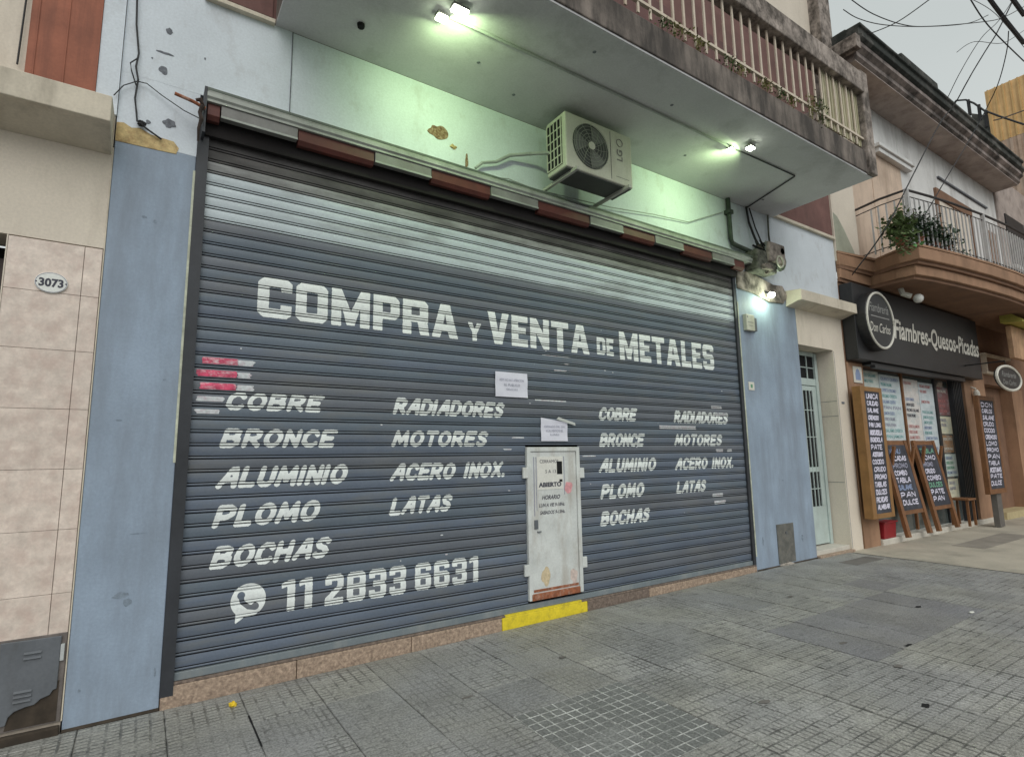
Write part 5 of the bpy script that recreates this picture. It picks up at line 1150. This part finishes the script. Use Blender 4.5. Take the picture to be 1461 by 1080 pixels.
# ------------------------------------------------------------------ plants
def leaves(mb, c, n, spread, size, r_, flat=.5):
    for _ in range(n):
        p = Vector(c) + Vector((r_.gauss(0, spread[0]), r_.gauss(0, spread[1]), r_.gauss(0, spread[2])))
        d = Vector((r_.uniform(-1, 1), r_.uniform(-1, 1), r_.uniform(-.6, .8))).normalized(); s = d.cross(Vector((r_.uniform(-1, 1), r_.uniform(-1, 1), 1))).normalized()
        L_ = size * r_.uniform(.6, 1.3); w = L_ * .28
        mb.add([p, p + d * L_ * .5 + s * w, p + d * L_, p + d * L_ * .5 - s * w], [(0, 1, 2, 3)])
r_ = random.Random(9)
pots = [((10.88, -.78), 5.10, .34, m_leaf, 'yellow green potted plant at the corner of the curved balcony', 120, .10), ((11.25, -.88), 5.12, .42, m_leafd, 'dense dark green bush behind the balcony corner railing', 190, .075), ((11.75, -.95), 5.12, .40, m_leafd, 'second dark bush farther along the balcony railing', 170, .075), ((12.2, -.98), 5.12, .30, m_leafd, 'smaller dark bush last along the balcony railing', 110, .07)]
for (x, y), z, hh, mt, lb, n, sz in pots:
    t = thing('potted_plant', lb, 'plant', (x, y, z), 'plants on the curved balcony')
    build('pot', MB().lathe((x, y, z - .04), [(.08, 0), (.11, .13), (.12, .15)], (0, 0, 1), 14), m_terra, t)
    st = MB()
    for k in range(5): a = r_.uniform(0, 6.28); st.tube([(x, y, z + .15), (x + .08 * math.cos(a), y + .08 * math.sin(a), z + .3), (x + .16 * math.cos(a), y + .12 * math.sin(a), z + .2 + hh)], .008, 4)
    build('stem', st, m_stem, t)
    lf = MB(); leaves(lf, (x, y, z + .06 + hh * .55), n * 5, (.17, .10, hh * .32), sz, r_); build('foliage', lf, mt, t)
lp = thing('trailing_plant', 'leggy plant trailing down over the brown balcony moulding', 'plant', (10.9, -.9, 5.1))
stx = MB()
br = [[(10.85, -.95, 5.1), (10.6, -1.0, 5.3), (10.35, -1.0, 5.45)], [(10.85, -.95, 5.1), (10.6, -1.02, 5.05), (10.3, -1.0, 4.85)], [(10.75, -.98, 5.15), (10.5, -1.0, 5.2), (10.2, -.98, 5.0)]]
for b in br: stx.tube(b, .008, 4)
build('stem', stx, m_stem, lp); lf = MB()
for b in br:
    for p in b[1:]: leaves(lf, p, 40, (.10, .05, .07), .09, r_)
build('foliage', lf, m_leaf, lp)
gb = MB(); leaves(gb, (10.75, -1.0, 5.02), 14, (.09, .03, .05), .1, r_)
build('pale_leaf', gb, mat('bright_leaf', (.10, .26, .08), .6, .2, 8, bump=0), lp)
# weeds along the balcony edge, one clump each
wc = 0
spots = [(3.98, .09), (4.18, .11), (4.50, .10), (5.02, .12), (5.22, .09), (5.66, .09), (5.95, .11), (6.2, .09), (6.68, .2), (6.88, .26)]
for i, (x, s) in enumerate(spots):
    t = MB(); z = 5.62 + (.0 if s < .2 else .08)
    leaves(t, (x, BY - .03, z + s * .4), int(35 + s * 230), (.075, .025, s * .36), .034, r_)
    for k in range(4): xx = x + r_.uniform(-.06, .06); t.tube([(xx, BY - .01, 5.60), (xx + r_.uniform(-.04, .04), BY - .04, z + s)], .003, 3)
    o = build('weed_clump', t, m_leafy if i % 3 else m_leaf)
    tag(o, 'straggly weed clump growing from the crack along the balcony edge' if s < .2 else 'taller weed clump by the yellowed sheet on the balcony', 'weed', 'weeds along the balcony edge')
# hanging plaster drips under the rail
# ------------------------------------------------------------------ litter
t = thing('yellow_litter', 'small crumpled yellow litter on the tiles before the granite step', 'litter', (.63, -.25, gz(.63)))
build('scrap', MB().blob((.63, -.25, gz(.63) + .018), .026, .022, .018, jit=.3, n=9), m_lemon, t)
tag(build('litter_scrap', MB().blob((6.95, -2.42, gz(7) + .01), .035, .02, .008, jit=.3, n=8), m_butt), 'small white scrap on the tiles far from the step', 'litter')
r_ = random.Random(4)
for i, (x, y) in enumerate([(4.31, -2.99), (5.46, -2.45), (6.8, -2.02), (3.55, -2.35), (2.0, -1.1), (3.0, -.9), (4.9, -2.6), (5.1, -2.1), (6.2, -1.0)]):
    st_m = irregular(0, 0, .05 + r_.uniform(0, .05), .02 + r_.uniform(0, .02), 0, seed=200 + i, jit=.5)
    q = MB(); z = gz(x) + .0066
    n = 10; pts = [(x + (.03 + r_.uniform(0, .03)) * math.cos(6.283 * k / n), y + (.012 + r_.uniform(0, .02)) * math.sin(6.283 * k / n), z) for k in range(n)]
    q.add(pts, [tuple(range(n))]); build('dark_stain', q, m_black if i < 3 else m_slabd, pave)
